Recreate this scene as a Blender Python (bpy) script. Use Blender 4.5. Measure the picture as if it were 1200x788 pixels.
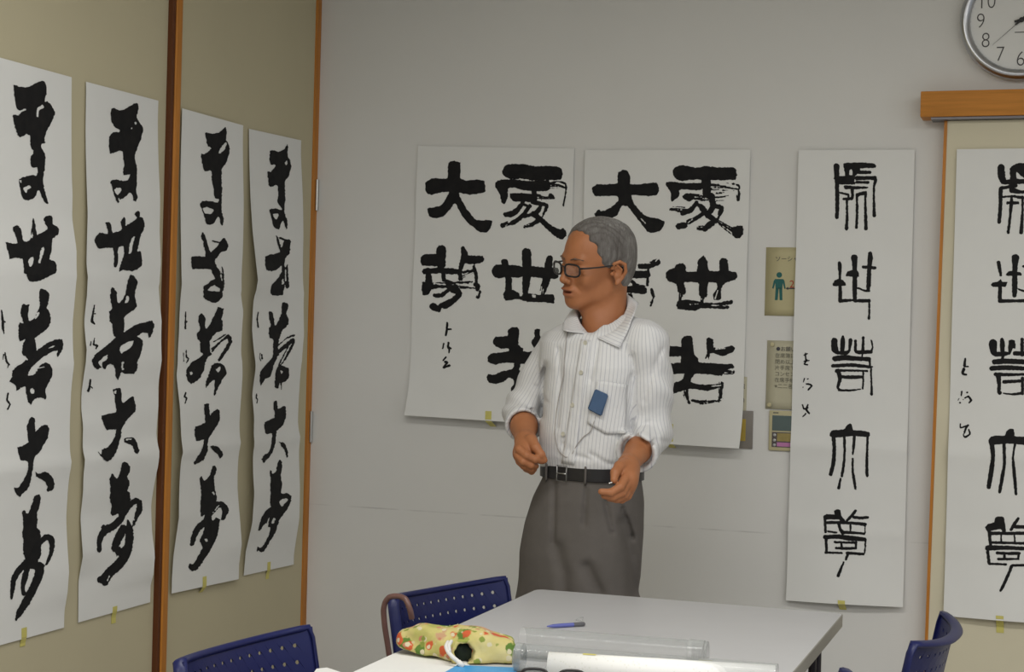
import bpy, bmesh, math, random
import numpy as np
from mathutils import Vector, Matrix
for _o in list(bpy.data.objects): bpy.data.objects.remove(_o)
SC = bpy.context.scene
COL = SC.collection
# ---------------------------------------------------------------- camera
F = 1900.0; PW, PH = 1200.0, 788.0
YAW = math.atan(652.0 / F); ROLL = 0.0255; EYE = 1.326
FWD = np.array([-math.sin(YAW), math.cos(YAW), 0.0])
RGT = np.array([math.cos(YAW), math.sin(YAW), 0.0])
UPV = np.array([0.0, 0.0, 1.0])
ORG = np.array([0.0, 0.0, EYE])
cr, sr = math.cos(ROLL), math.sin(ROLL)
cd = bpy.data.cameras.new('camera'); cam = bpy.data.objects.new('camera', cd); COL.objects.link(cam)
cd.sensor_width = 36.0; cd.sensor_fit = 'HORIZONTAL'; cd.lens = 36.0 * F / PW; cd.clip_start = 0.05
_x = cr * RGT + sr * UPV; _y = -sr * RGT + cr * UPV; _z = -FWD
cam.matrix_world = Matrix(((_x[0], _y[0], _z[0], 0), (_x[1], _y[1], _z[1], 0), (_x[2], _y[2], _z[2], EYE), (0, 0, 0, 1)))
SC.camera = cam
# ---------------------------------------------------------------- world, lamps, exposure
SC.view_settings.view_transform = 'Standard'; SC.view_settings.look = 'None'
SC.view_settings.gamma = 1.0; SC.view_settings.use_curve_mapping = False
SC.view_settings.exposure = 0.0
W = bpy.data.worlds.new('room_daylight'); SC.world = W; W.use_nodes = True
W.node_tree.nodes['Background'].inputs[0].default_value = (0.93, 0.97, 1.0, 1)
W.node_tree.nodes['Background'].inputs[1].default_value = 0.41
def area_lamp(name, x, y, z, sx, sy, power, col=(1, 0.985, 0.95)):
    l = bpy.data.lights.new(name, 'AREA'); l.shape = 'RECTANGLE'; l.size = sx; l.size_y = sy
    l.energy = power; l.color = col
    o = bpy.data.objects.new(name, l); o.location = (x, y, z); COL.objects.link(o); return o
for _lx, _lp in ((-1.0, 21.5), (0.9, 18.0), (2.7, 16.5)):
    for _ly in (-1.3, 0.5, 2.35):
        area_lamp('ceiling_lamp_light', _lx, _ly, 2.64, 1.25, 0.28, _lp)
# ---------------------------------------------------------------- picture-to-place helpers (authoring: photograph point -> point on a surface)
def ray(px, py):
    u = (np.asarray(px, float) - PW / 2) / F; v = (PH / 2 - np.asarray(py, float)) / F
    a = u * cr - v * sr; b = u * sr + v * cr
    return FWD + a[..., None] * RGT + b[..., None] * UPV
def on_y(px, py, y):
    d = ray(px, py); t = y / d[..., 1]; return ORG + d * np.asarray(t)[..., None]
def on_x(px, py, x):
    d = ray(px, py); t = x / d[..., 0]; return ORG + d * np.asarray(t)[..., None]
def on_z(px, py, z):
    d = ray(px, py); t = (z - EYE) / d[..., 2]; return ORG + d * np.asarray(t)[..., None]
def at_d(px, py, depth):
    return ORG + ray(px, py) * np.asarray(depth, float)[..., None]
YB = 4.906                                   # back wall
XL = float(on_y(366.2, 394, YB)[0])          # left wall
# ---------------------------------------------------------------- objects
def tag(o, label=None, cat=None, group=None, kind=None):
    if label: o['label'] = label
    if cat: o['category'] = cat
    if group: o['group'] = group
    if kind: o['kind'] = kind
    return o
def empty(name, loc, label, cat, group=None, rz=0.0):
    o = bpy.data.objects.new(name, None); o.empty_display_size = 0.1
    o.location = loc; o.rotation_euler = (0, 0, rz); COL.objects.link(o)
    return tag(o, label, cat, group)
def link(name, me, mat=None, parent=None, world=False, smooth=None):
    o = bpy.data.objects.new(name, me); COL.objects.link(o)
    if mat is not None:
        for m in (mat if isinstance(mat, (list, tuple)) else [mat]): me.materials.append(m)
    if parent is not None:
        o.parent = parent
        if world: o.matrix_parent_inverse = pmat(parent).inverted()
    if smooth is not None:
        me.polygons.foreach_set('use_smooth', [smooth] * len(me.polygons))
    return o
def pmat(o):
    m = Matrix.LocRotScale(o.location, o.rotation_euler, o.scale)
    return (pmat(o.parent) @ o.matrix_parent_inverse @ m) if o.parent else m
def mesh_np(name, V, Fc):
    me = bpy.data.meshes.new(name)
    me.from_pydata(np.asarray(V).tolist(), [], Fc.tolist() if hasattr(Fc, 'tolist') else Fc)
    me.update(); return me
class MB:
    """collects shapes into one mesh"""
    def __init__(s): s.bm = bmesh.new()
    def box(s, lo, hi, bev=0.0, seg=2, rot=None, piv=None):
        lo, hi = Vector(lo), Vector(hi)
        r = bmesh.ops.create_cube(s.bm, size=1.0); vs = r['verts']
        c = (lo + hi) / 2; d = hi - lo
        for v in vs: v.co = Vector((v.co.x * d.x, v.co.y * d.y, v.co.z * d.z))
        if bev > 0:
            es = list({e for v in vs for e in v.link_edges})
            g = bmesh.ops.bevel(s.bm, geom=es, offset=bev, segments=seg, profile=0.6, affect='EDGES')
            vs = list({v for v in g['verts']} | {v for v in vs if v.is_valid})
            vs = [v for v in vs if v.is_valid]
        for v in vs:
            v.co = (rot @ v.co if rot else v.co) + c
        return vs
    def tube(s, pts, r, n=10, caps=True, closed=False):
        pts = [Vector(p) for p in pts]; N = len(pts)
        rr = r if isinstance(r, (list, tuple)) else [r] * N
        rings = []; up = None
        for i, p in enumerate(pts):
            if closed: t = (pts[(i + 1) % N] - pts[i - 1]).normalized()
            else: t = (pts[min(i + 1, N - 1)] - pts[max(i - 1, 0)]).normalized()
            if up is None:
                up = Vector((0, 0, 1)) if abs(t.z) < 0.9 else Vector((1, 0, 0))
            up = (up - t * up.dot(t)).normalized(); sd = t.cross(up)
            rings.append([s.bm.verts.new(p + (up * math.cos(k * 2 * math.pi / n) + sd * math.sin(k * 2 * math.pi / n)) * rr[i]) for k in range(n)])
        for i in range(N if closed else N - 1):
            A, B = rings[i], rings[(i + 1) % N]
            for k in range(n): s.bm.faces.new((A[k], A[(k + 1) % n], B[(k + 1) % n], B[k]))
        if caps and not closed:
            s.bm.faces.new(list(reversed(rings[0]))); s.bm.faces.new(rings[-1])
    def lathe(s, prof, n=48, M=None, closed=False):
        rings = []
        for (r, z) in prof:
            rings.append([s.bm.verts.new((r * math.cos(2 * math.pi * k / n), r * math.sin(2 * math.pi * k / n), z)) for k in range(n)])
        P = len(prof)
        for i in range(P if closed else P - 1):
            A, B = rings[i], rings[(i + 1) % P]
            for k in range(n): s.bm.faces.new((A[k], A[(k + 1) % n], B[(k + 1) % n], B[k]))
        if not closed:
            for rg, rev in ((rings[0], True), (rings[-1], False)):
                s.bm.faces.new(list(reversed(rg)) if rev else rg)
        if M is not None:
            for rg in rings:
                for v in rg: v.co = M @ v.co
    def prism(s, pts, off):
        """extrude a planar polygon by vector off"""
        off = Vector(off); n = len(pts)
        a = [s.bm.verts.new(p) for p in pts]; b = [s.bm.verts.new(Vector(p) + off) for p in pts]
        s.bm.faces.new(a); s.bm.faces.new(list(reversed(b)))
        for i in range(n): s.bm.faces.new((a[(i + 1) % n], a[i], b[i], b[(i + 1) % n]))
    def grid(s, P, thick=None):
        """P: array (n,m,3)"""
        n, m = len(P), len(P[0])
        vs = [[s.bm.verts.new(P[i][j]) for j in range(m)] for i in range(n)]
        for i in range(n - 1):
            for j in range(m - 1): s.bm.faces.new((vs[i][j], vs[i][j + 1], vs[i + 1][j + 1], vs[i + 1][j]))
        return vs
    def build(s, name, mat, parent=None, world=False, smooth=False, weld=0.0, autosmooth=None):
        if weld: bmesh.ops.remove_doubles(s.bm, verts=s.bm.verts, dist=weld)
        bmesh.ops.recalc_face_normals(s.bm, faces=s.bm.faces)
        me = bpy.data.meshes.new(name); s.bm.to_mesh(me); s.bm.free()
        o = link(name, me, mat, parent, world, smooth)
        if autosmooth is not None:
            me.polygons.foreach_set('use_smooth', [True] * len(me.polygons))
            me.set_sharp_from_angle(angle=math.radians(autosmooth))
        return o
def copy_tree(o, parent=None):
    c = o.copy(); COL.objects.link(c)
    if parent is not None: c.parent = parent
    for ch in list(o.children): copy_tree(ch, c)
    return c
# ---------------------------------------------------------------- materials
def lin(c):
    return tuple((x / 255 / 12.92 if x / 255 <= 0.04045 else ((x / 255 + 0.055) / 1.055) ** 2.4) for x in c)
class NT:
    def __init__(s, name):
        s.m = bpy.data.materials.new(name); s.m.use_nodes = True; s.t = s.m.node_tree
        s.b = s.t.nodes['Principled BSDF']; s.out = s.t.nodes['Material Output']
    def n(s, typ, **kw):
        nd = s.t.nodes.new(typ)
        for k, v in kw.items():
            if k.startswith('i_'):
                nm = k[2:].replace('_', ' '); nd.inputs[nm].default_value = v
            else: setattr(nd, k, v)
        return nd
    def l(s, a, b): s.t.links.new(a, b)
    def noise(s, scale, detail=3, rough=0.55, vec=None, dim='3D', coord='Object', stretch=None):
        tc = s.n('ShaderNodeTexCoord'); v = tc.outputs[coord] if vec is None else vec
        if stretch:
            mp = s.n('ShaderNodeMapping'); mp.inputs['Scale'].default_value = stretch; s.l(v, mp.inputs[0]); v = mp.outputs[0]
        nz = s.n('ShaderNodeTexNoise'); nz.inputs['Scale'].default_value = scale; nz.inputs['Detail'].default_value = detail
        nz.inputs['Roughness'].default_value = rough; s.l(v, nz.inputs['Vector']); return nz.outputs['Fac']
    def ramp(s, fac, stops):
        r = s.n('ShaderNodeValToRGB'); cr_ = r.color_ramp
        while len(cr_.elements) < len(stops): cr_.elements.new(0.5)
        for e, (p, c) in zip(cr_.elements, stops): e.position = p; e.color = (*c, 1)
        s.l(fac, r.inputs[0]); return r.outputs[0]
    def bump(s, h, strength=0.2, dist=0.01):
        b = s.n('ShaderNodeBump'); b.inputs['Strength'].default_value = strength; b.inputs['Distance'].default_value = dist
        s.l(h, b.inputs['Height']); s.l(b.outputs[0], s.b.inputs['Normal']); return b
def mat(name, col, rough=0.6, var=0.06, scale=8.0, metal=0.0, spec=0.4, bump=0.0, bscale=60, stretch=None, bdist=0.002, **kw):
    t = NT(name); c = np.array(col)
    f = t.noise(scale, 4, stretch=stretch)
    t.l(t.ramp(f, [(0.25, tuple(c * (1 - var))), (0.75, tuple(np.minimum(c * (1 + var), 1)))]), t.b.inputs['Base Color'])
    t.b.inputs['Roughness'].default_value = rough; t.b.inputs['Metallic'].default_value = metal
    t.b.inputs['Specular IOR Level'].default_value = spec
    if bump: t.bump(t.noise(bscale, 4, stretch=stretch), bump, bdist)
    for k, v in kw.items(): t.b.inputs[k].default_value = v
    return t.m
M = {}
M['wall'] = mat('painted_wall', (0.725, 0.72, 0.695), 0.85, 0.02, 2.5, bump=0.12, bscale=220)
def wall_with_scuff(m, z0):
    t = m.node_tree; b = t.nodes['Principled BSDF']; src = b.inputs['Base Color'].links[0].from_socket
    N = t.nodes.new; tc = N('ShaderNodeTexCoord'); sx = N('ShaderNodeSeparateXYZ'); t.links.new(tc.outputs['Object'], sx.inputs[0])
    a = N('ShaderNodeMath'); a.operation = 'SUBTRACT'; a.inputs[1].default_value = z0; t.links.new(sx.outputs['Z'], a.inputs[0])
    c = N('ShaderNodeMath'); c.operation = 'COMPARE'; c.inputs[1].default_value = 0.0; c.inputs[2].default_value = 0.0022; t.links.new(a.outputs[0], c.inputs[0])
    nz = N('ShaderNodeTexNoise'); nz.inputs['Scale'].default_value = 9.0; t.links.new(tc.outputs['Object'], nz.inputs['Vector'])
    r = N('ShaderNodeMapRange'); r.inputs['From Min'].default_value = 0.42; r.inputs['From Max'].default_value = 0.62; r.inputs['To Max'].default_value = 0.38; t.links.new(nz.outputs['Fac'], r.inputs['Value'])
    k = N('ShaderNodeMath'); k.operation = 'MULTIPLY'; t.links.new(c.outputs[0], k.inputs[0]); t.links.new(r.outputs[0], k.inputs[1])
    mx = N('ShaderNodeMix'); mx.data_type = 'RGBA'; mx.inputs['B'].default_value = (0.33, 0.32, 0.31, 1); t.links.new(k.outputs[0], mx.inputs['Factor']); t.links.new(src, mx.inputs['A']); t.links.new(mx.outputs['Result'], b.inputs['Base Color'])
wall_with_scuff(M['wall'], 0.748)
M['beige'] = mat('beige_panel_cloth', (0.53, 0.478, 0.325), 0.85, 0.025, 3.0, bump=0.1, bscale=500)
M['board'] = mat('beige_pin_board', (0.67, 0.62, 0.465), 0.85, 0.025, 3.0, bump=0.1, bscale=500)
M['wood'] = mat('orange_stained_wood', (0.50, 0.195, 0.032), 0.45, 0.22, 6.0, spec=0.25, stretch=(14, 14, 0.7))
M['woodh'] = mat('orange_stained_wood_rail', (0.55, 0.225, 0.04), 0.5, 0.2, 6.0, spec=0.2, stretch=(0.8, 14, 14))
M['paper'] = mat('white_calligraphy_paper', (0.77, 0.772, 0.75), 0.8, 0.012, 9.0, spec=0.2, bump=0.05, bscale=300)
M['ceiling'] = mat('ceiling_board', (0.7, 0.7, 0.68), 0.9, 0.03, 4)
M['floor'] = mat('grey_floor_tiles', (0.42, 0.40, 0.37), 0.5, 0.08, 5)
M['tape'] = mat('yellow_masking_tape', (0.62, 0.56, 0.16), 0.6, 0.06, 60, **{'Alpha': 1.0})
M['steel'] = mat('brushed_steel', (0.55, 0.55, 0.53), 0.35, 0.06, 30, metal=0.9)
M['chrome'] = mat('chrome_rim', (0.50, 0.51, 0.53), 0.28, 0.02, 30, metal=1.0)
M['darkmetal'] = mat('dark_metal_tube', (0.035, 0.03, 0.035), 0.4, 0.1, 30, metal=0.4)
# ---------------------------------------------------------------- room shell
HC = 2.66
XR, YF = 4.2, -2.6
def struct(name, mb, m, **k):
    o = mb.build(name, m, **k); o['kind'] = 'structure'; return o
mb = MB(); mb.box((XL, YB, 0), (XR, YB + 0.12, HC)); struct('wall_back', mb, M['wall'])
mb = MB(); mb.box((XL - 0.12, YF, 0), (XL, YB + 0.12, HC)); struct('wall_left', mb, M['beige'])
mb = MB(); mb.box((XL - 0.12, YF, -0.1), (XR, YB + 0.12, 0)); struct('floor', mb, M['floor'])
mb = MB(); mb.box((XL - 0.12, YF, HC), (XR, YB + 0.12, HC + 0.1)); struct('ceiling', mb, M['ceiling'])
# wooden batten between the two beige panels of the left wall, and the frame post in the corner
yb0 = float(on_x(192.6, 394, XL)[1]); ybm = float(on_x(198.6, 394, XL + 0.02)[1]); yb1 = float(on_x(205.2, 394, XL + 0.02)[1])
mb = MB(); mb.box((XL - 0.01, ybm, 0), (XL + 0.020, yb1, HC), 0.004, 3); o = struct('trim_1', mb, M['wood'], autosmooth=40)
tag(o, 'orange wood batten running up the beige wall between the second and third strip')
mb = MB(); mb.box((XL - 0.01, ybm - 0.016, 0), (XL + 0.016, ybm, HC), 0.002, 2); o = struct('trim_3', mb, mat('shaded_batten_side', (0.105, 0.03, 0.006), 0.5, 0.15, 6, stretch=(14, 14, 0.7)), autosmooth=40)  # added strip; its dark colour paints the shade on the batten's near face
tag(o, 'dark strip painted in as the shaded near side of the orange batten')
yc0 = float(on_x(361.8, 394, XL + 0.004)[1])
mb = MB(); mb.box((XL - 0.01, yc0, 0), (XL + 0.004, YB, HC), 0.001, 2); o = struct('trim_2', mb, M['wood'], autosmooth=40)
tag(o, 'orange wood frame post in the corner where beige and grey walls meet')
mb = MB(); mb.box((XL + 0.02, YB - 0.012, 0), (XR, YB, 0.07), 0.003); o = struct('baseboard_back', mb, mat('grey_skirting', (0.2, 0.19, 0.18), 0.6))
mb = MB(); mb.box((XL, YF, 0), (XL + 0.012, ybm - 0.02, 0.07), 0.003); mb.box((XL, yb1, 0), (XL + 0.012, yc0, 0.07), 0.003); o = struct('baseboard_left', mb, bpy.data.materials['grey_skirting'])
# faint scuff line across the grey wall
def hinge(px, py0, py1, label):
    a = on_y(px, py0, YB); b = on_y(px, py1, YB)
    z1, z0 = a[2], b[2]; x = XL + 0.008; y = YB - 0.010
    r = empty('door_hinge', (x, y, z0), label, 'hinge', 'steel hinges in the corner')
    m = MB(); m.tube([(0, 0, 0), (0, 0, z1 - z0)], 0.006, 12); m.build('hinge_barrel', M['steel'], r, autosmooth=40)
    m = MB(); m.box((-0.022, 0.001, 0.004), (0.0, 0.005, z1 - z0 - 0.004));  m.build('hinge_leaf', M['steel'], r)
hinge(370.0, 211, 247, 'upper steel hinge on the orange corner post beside the fourth scroll')
hinge(363.3, 482, 518, 'lower steel hinge on the orange corner post beside the fourth scroll')
# ceiling fixtures (above the picture) that carry the lamps
M['lampglow'] = mat('fluorescent_diffuser', (0.9, 0.9, 0.88), 0.5, 0.01, **{'Emission Color': (1, 0.97, 0.93, 1), 'Emission Strength': 2.0})
# ---------------------------------------------------------------- picture rail, pin board, clock on the back wall
BD = 0.045                                   # how far the board's face stands off the wall
yr = YB - 0.085
p = on_y(1079.0, 107, yr); q = on_y(1079.5, 137, yr)
rail_x0 = float(p[0]); rz1, rz0 = float(p[2]), float(q[2])
r = empty('picture_rail', (rail_x0, YB, rz0), 'orange wooden rail on the grey wall under the clock, above the pin board', 'rail')
mb = MB(); mb.box((0, -0.085, 0), (1.9, 0, rz1 - rz0), 0.003, 2); mb.build('rail_beam', M['woodh'], r, autosmooth=40)
mb = MB(); mb.box((0.03, -0.075, -0.007), (1.88, -0.012, 0.001)); mb.build('curtain_track', mat('grey_track', (0.17, 0.16, 0.17), 0.4, metal=0.5), r)
yf = YB - BD
t0 = on_y(1110.5, 140, yf); t1 = on_y(1088.5, 725, yf)
sl = (t1[0] - t0[0]) / (t1[2] - t0[2])
def bx(z): return t0[0] + (z - t0[2]) * sl
zt, zbm = rz0 - 0.008, 0.32
r = empty('pin_board', (bx(zbm), YB, zbm), 'beige cloth pin board with orange edge, hanging below the wooden rail', 'board')
Wd = 1.75
def quadbox(mbx, x0a, x0b, wa, wb, y0, y1):
    a = [(x0b, y0, zbm), (x0b + wb, y0, zbm), (x0a + wa, y0, zt), (x0a, y0, zt)]
    mbx.prism(a, (0, y1 - y0, 0))
mb = MB(); quadbox(mb, bx(zt), bx(zbm), Wd, Wd, yf, YB - 0.004); mb.build('board_panel', M['board'], r, world=True)
mb = MB(); quadbox(mb, bx(zt) - 0.009, bx(zbm) - 0.009, 0.0088, 0.0088, yf - 0.003, YB - 0.002); mb.build('edge_strip', M['wood'], r, world=True)
# clock
cc = on_y(1197.0, 22.5, YB - 0.04); CR = 0.172
clk = empty('wall_clock', (cc[0], YB, cc[2]), 'round white wall clock with chrome rim above the wooden rail', 'clock')
CM = Matrix.Rotation(math.pi / 2, 4, 'X')
mb = MB(); mb.lathe([(CR - 0.030, 0.028), (CR - 0.027, 0.040), (CR - 0.016, 0.046), (CR - 0.008, 0.044), (CR - 0.001, 0.034), (CR, 0.024), (CR - 0.004, 0.008), (CR - 0.012, 0.002), (CR - 0.03, 0.002)], 96, CM, closed=True)
mb.build('clock_rim', M['chrome'], clk, smooth=True)
mb = MB(); mb.lathe([(CR - 0.02, 0.010), (CR - 0.02, 0.026)], 96, CM); mb.build('clock_face', mat('clock_face_white', (0.74, 0.74, 0.715), 0.5, 0.01), clk)
M['print'] = mat('printed_grey', (0.075, 0.07, 0.068), 0.6, 0.02)
def text_mesh(s, size, name='text', align='CENTER', depth=0.0, thin=0.0):
    c = bpy.data.curves.new(name, 'FONT'); c.body = s; c.size = size; c.align_x = align; c.align_y = 'CENTER'; c.resolution_u = 4; c.extrude = depth; c.offset = -thin
    o = bpy.data.objects.new(name, c); COL.objects.link(o)
    dg = bpy.context.evaluated_depsgraph_get(); me = bpy.data.meshes.new_from_object(o.evaluated_get(dg))
    bpy.data.objects.remove(o); bpy.data.curves.remove(c); return me
for k in range(1, 13):
    a = math.radians(90 - 30 * k); rr = 0.113
    me = text_mesh(str(k), 0.063, 'numeral', thin=0.0011)
    o = link('numeral', me, M['print'], clk); o.rotation_euler = (math.pi / 2, 0, 0); o.location = (rr * math.cos(a) * 1.0, -0.0268, rr * math.sin(a)); o.scale = (0.86, 1, 1)
mb = MB()
for k in range(60):
    a = math.radians(6 * k); c_, s_ = math.cos(a), math.sin(a); w = 0.0011 if k % 5 == 0 else 0.0005
    for (r0, r1) in ((0.1405, 0.1475),):
        P_ = [(c_ * r0 - s_ * w, s_ * r0 + c_ * w), (c_ * r0 + s_ * w, s_ * r0 - c_ * w), (c_ * r1 + s_ * w, s_ * r1 - c_ * w), (c_ * r1 - s_ * w, s_ * r1 + c_ * w)]
        mb.bm.faces.new([mb.bm.verts.new((x, -0.0268, z)) for x, z in P_])
mb.build('minute_marks', mat('printed_pale_grey', (0.42, 0.42, 0.40), 0.6), clk)
M['hand'] = mat('black_clock_hand', (0.02, 0.02, 0.02), 0.5)
def hand(name, ang, L, w, back, y, m):
    a = math.radians(ang); d = Vector((math.cos(a), 0, math.sin(a))); n = Vector((-d.z, 0, d.x))
    mb = MB(); o_ = Vector((0, y, 0))
    mb.prism([o_ - d * back - n * w * 0.6, o_ + d * L * 0.2 - n * w, o_ + d * L - n * w * 0.35, o_ + d * L + n * w * 0.35, o_ + d * L * 0.2 + n * w, o_ - d * back + n * w * 0.6], (0, -0.0012, 0))
    mb.build(name, m, clk)
hand('hour_hand', 12, 0.075, 0.0055, 0.02, -0.029, M['hand'])
hand('minute_hand', 40, 0.115, 0.0042, 0.022, -0.031, M['hand'])
hand('second_hand', 222, 0.105, 0.0008, 0.03, -0.033, M['print'])
mb = MB(); mb.lathe([(0.007, 0.027), (0.007, 0.035), (0.004, 0.036)], 20, CM); mb.build('hand_hub', M['hand'], clk)
mb = MB(); mb.bm.faces.new([mb.bm.verts.new(v) for v in ((-0.018, -0.0268, -0.0335), (0.018, -0.0268, -0.0335), (0.018, -0.0268, -0.036), (-0.018, -0.0268, -0.036))]); mb.build('dial_print', M['print'], clk)
# ---------------------------------------------------------------- calligraphy papers
def vnoise(x, y, seed=0):
    xi = np.floor(x).astype(np.int64); yi = np.floor(y).astype(np.int64); xf = x - xi; yf_ = y - yi
    def h(a, b):
        n = (a * 374761393 + b * 668265263 + seed * 1274126177) & 0x7fffffff
        n = ((n ^ (n >> 13)) * 1274126177) & 0x7fffffff
        return ((n ^ (n >> 16)) & 0xffff) / 65535.0
    u = xf * xf * (3 - 2 * xf); v = yf_ * yf_ * (3 - 2 * yf_)
    return (h(xi, yi) * (1 - u) + h(xi + 1, yi) * u) * (1 - v) + (h(xi, yi + 1) * (1 - u) + h(xi + 1, yi + 1) * u) * v
class Paper:
    """a sheet hung on a wall; s runs across, z up, disp is how far it stands off the wall"""
    def __init__(s, wall, TL, TR, BL, BR, base=0.004, edgeL=None, edgeR=None, curl=0.0, creases=(), off=0.0, width=None, seed=1, bow=0.0):
        s.wall = wall; s.off = off; s.base = base; s.seed = seed; s.curl = curl; s.creases = creases; s.bow = bow
        pt = s.flat0
        s.c = [pt(*p, base) for p in (TL, TR)] + [pt(*p, base + curl) for p in (BL, BR)]
        if width:                                    # sheet runs out of the picture on one side
            side, w = width
            if side == 'L': s.c[0] = s.c[1] - np.array([w, 0]); s.c[2] = s.c[3] - np.array([w, 0])
            else: s.c[1] = s.c[0] + np.array([w, 0]); s.c[3] = s.c[2] + np.array([w, 0])
        s.zt = max(s.c[0][1], s.c[1][1]); s.zb = min(s.c[2][1], s.c[3][1])
        def prof(e):
            if not e: return None
            zz = [s.flat0(*((TL[0] + BL[0]) / 2, y))[1] for y, d in e]; dd = [d * s.k() for y, d in e]
            o_ = np.argsort(zz); return np.array(zz)[o_], np.array(dd)[o_]
        s.mx = (TL[0] + TR[0]) / 2
        s.eL, s.eR = prof(edgeL), prof(edgeR)
    def k(s): return 1 / 330.0
    def flat0(s, px, py, d=0.0):
        if s.wall == 'L': q = on_x(px, py, XL + d); return np.stack([q[..., 1], q[..., 2]], -1)
        q = on_y(px, py, YB - s.off - d); return np.stack([q[..., 0], q[..., 2]], -1)
    def uv(s, q):
        # s across 0..1, t down 0..1 by bilinear inverse (sides nearly straight)
        z = q[..., 1]
        t = (s.zt - z) / (s.zt - s.zb)
        l = s.c[0][0] + (s.c[2][0] - s.c[0][0]) * t; r = s.c[1][0] + (s.c[3][0] - s.c[1][0]) * t
        return (q[..., 0] - l) / (r - l), t
    def disp(s, q):
        a, t = s.uv(q); a = np.clip(a, -0.1, 1.1); z = q[..., 1]
        d = np.full(a.shape, s.base)
        if s.eL is not None: d = d + np.interp(z, *s.eL) * (1 - np.clip(a, 0, 1)) ** 1.5
        if s.eR is not None: d = d + np.interp(z, *s.eR) * np.clip(a, 0, 1) ** 1.5
        d = d + 0.0028 * np.sin(t * 17 + s.seed + a * 1.5) * np.sin(np.clip(t, 0, 1) * math.pi) ** 0.5 + 0.003 * (vnoise(a * 2.2 + s.seed * 7, t * 9, s.seed) - 0.2) * np.sin(np.clip(t, 0, 1) * math.pi)
        for (tc, h, w) in s.creases: d = d + h * np.exp(-np.abs(t - tc) / w)
        d = d + s.curl * np.clip((t - 0.8) / 0.2, 0, 1) ** 2 + s.bow * np.sin(np.clip(a, 0, 1) * math.pi) * np.clip(t, 0, 1)
        return np.maximum(d, 0.0015)
    def world(s, q, extra=0.0):
        d = s.disp(q) + extra
        if s.wall == 'L': return np.stack([XL + d, q[..., 0], q[..., 1]], -1)
        return np.stack([q[..., 0], YB - s.off - d, q[..., 1]], -1)
    def from_px(s, px, py):
        d = np.zeros(np.shape(px))
        for _ in range(5):
            q = s.flat0(px, py, d) if np.ndim(d) else s.flat0(px, py, d)
            d = s.disp(q)
        return q
    def build(s, label, cat='calligraphy', group=None, nu=22, nv=90):
        a = np.linspace(0, 1, nu); t = np.linspace(0, 1, nv); A, T = np.meshgrid(a, t)
        top = s.c[0][None, None] * (1 - A[..., None]) + s.c[1][None, None] * A[..., None]
        bot = s.c[2][None, None] * (1 - A[..., None]) + s.c[3][None, None] * A[..., None]
        q = top * (1 - T[..., None]) + bot * T[..., None]
        Wp = s.world(q)
        o_ = Wp[-1, nu // 2]
        s.root = empty('calligraphy_sheet', tuple(o_), label, cat, group)
        V = Wp.reshape(-1, 3) - o_
        V2 = V.copy(); V2[:, 0 if s.wall == 'L' else 1] += (-0.0004 if s.wall == 'L' else 0.0004)
        idx = np.arange(nu * nv).reshape(nv, nu)
        fr = np.stack([idx[:-1, :-1], idx[1:, :-1], idx[1:, 1:], idx[:-1, 1:]], -1).reshape(-1, 4)
        N = nu * nv
        faces = fr.tolist() + (fr[:, ::-1] + N).tolist()
        ring = idx[0, :].tolist() + idx[1:, -1].tolist() + idx[-1, -2::-1].tolist() + idx[-2:0:-1, 0].tolist()
        for i in range(len(ring)):
            p_, q_ = ring[i], ring[(i + 1) % len(ring)]; faces.append((p_, q_, q_ + N, p_ + N))
        s.o = o_
        me = mesh_np('paper_sheet', np.concatenate([V, V2]), faces)
        bmx = bmesh.new(); bmx.from_mesh(me); bmesh.ops.recalc_face_normals(bmx, faces=bmx.faces); bmx.to_mesh(me); bmx.free()
        link('paper_sheet', me, M['paper'], s.root, smooth=True)
        me.set_sharp_from_angle(angle=math.radians(60))
        return s
# ---- brush writing: every character is a list of filled shapes and strokes traced as outlines, meshed on the sheet
def parse(txt):
    out = []
    for ln in txt.replace(';', '\n').split('\n'):
        ln = ln.strip()
        if not ln: continue
        k = ln[0]; pts = [tuple(float(v) for v in w.split(',')) for w in ln[1:].split()]
        out.append((k, pts))
    return out
def catmull(P, n=5, closed=False):
    P = np.array(P, float)
    if len(P) < 3: 
        if len(P) == 2: return np.array([P[0] + (P[1] - P[0]) * i / n for i in range(n + 1)])
        return P
    N = len(P); out = []
    rng = range(N) if closed else range(N - 1)
    for i in rng:
        if closed: p0, p1, p2, p3 = P[i - 1], P[i], P[(i + 1) % N], P[(i + 2) % N]
        else: p0, p1, p2, p3 = P[max(i - 1, 0)], P[i], P[i + 1], P[min(i + 2, N - 1)]
        for j in range(n):
            t = j / n
            c = 0.5 * ((2 * p1) + (-p0 + p2) * t * .8 + (2 * p0 - 5 * p1 + 4 * p2 - p3) * t * t * .8 + (-p0 + 3 * p1 - 3 * p2 + p3) * t ** 3 * .8) if False else None
            m1 = (p2 - p0) * 0.33; m2 = (p3 - p1) * 0.33
            t2, t3 = t * t, t ** 3
            out.append((2 * t3 - 3 * t2 + 1) * p1 + (t3 - 2 * t2 + t) * m1 + (-2 * t3 + 3 * t2) * p2 + (t3 - t2) * m2)
    if not closed: out.append(P[-1])
    return np.array(out)
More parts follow.
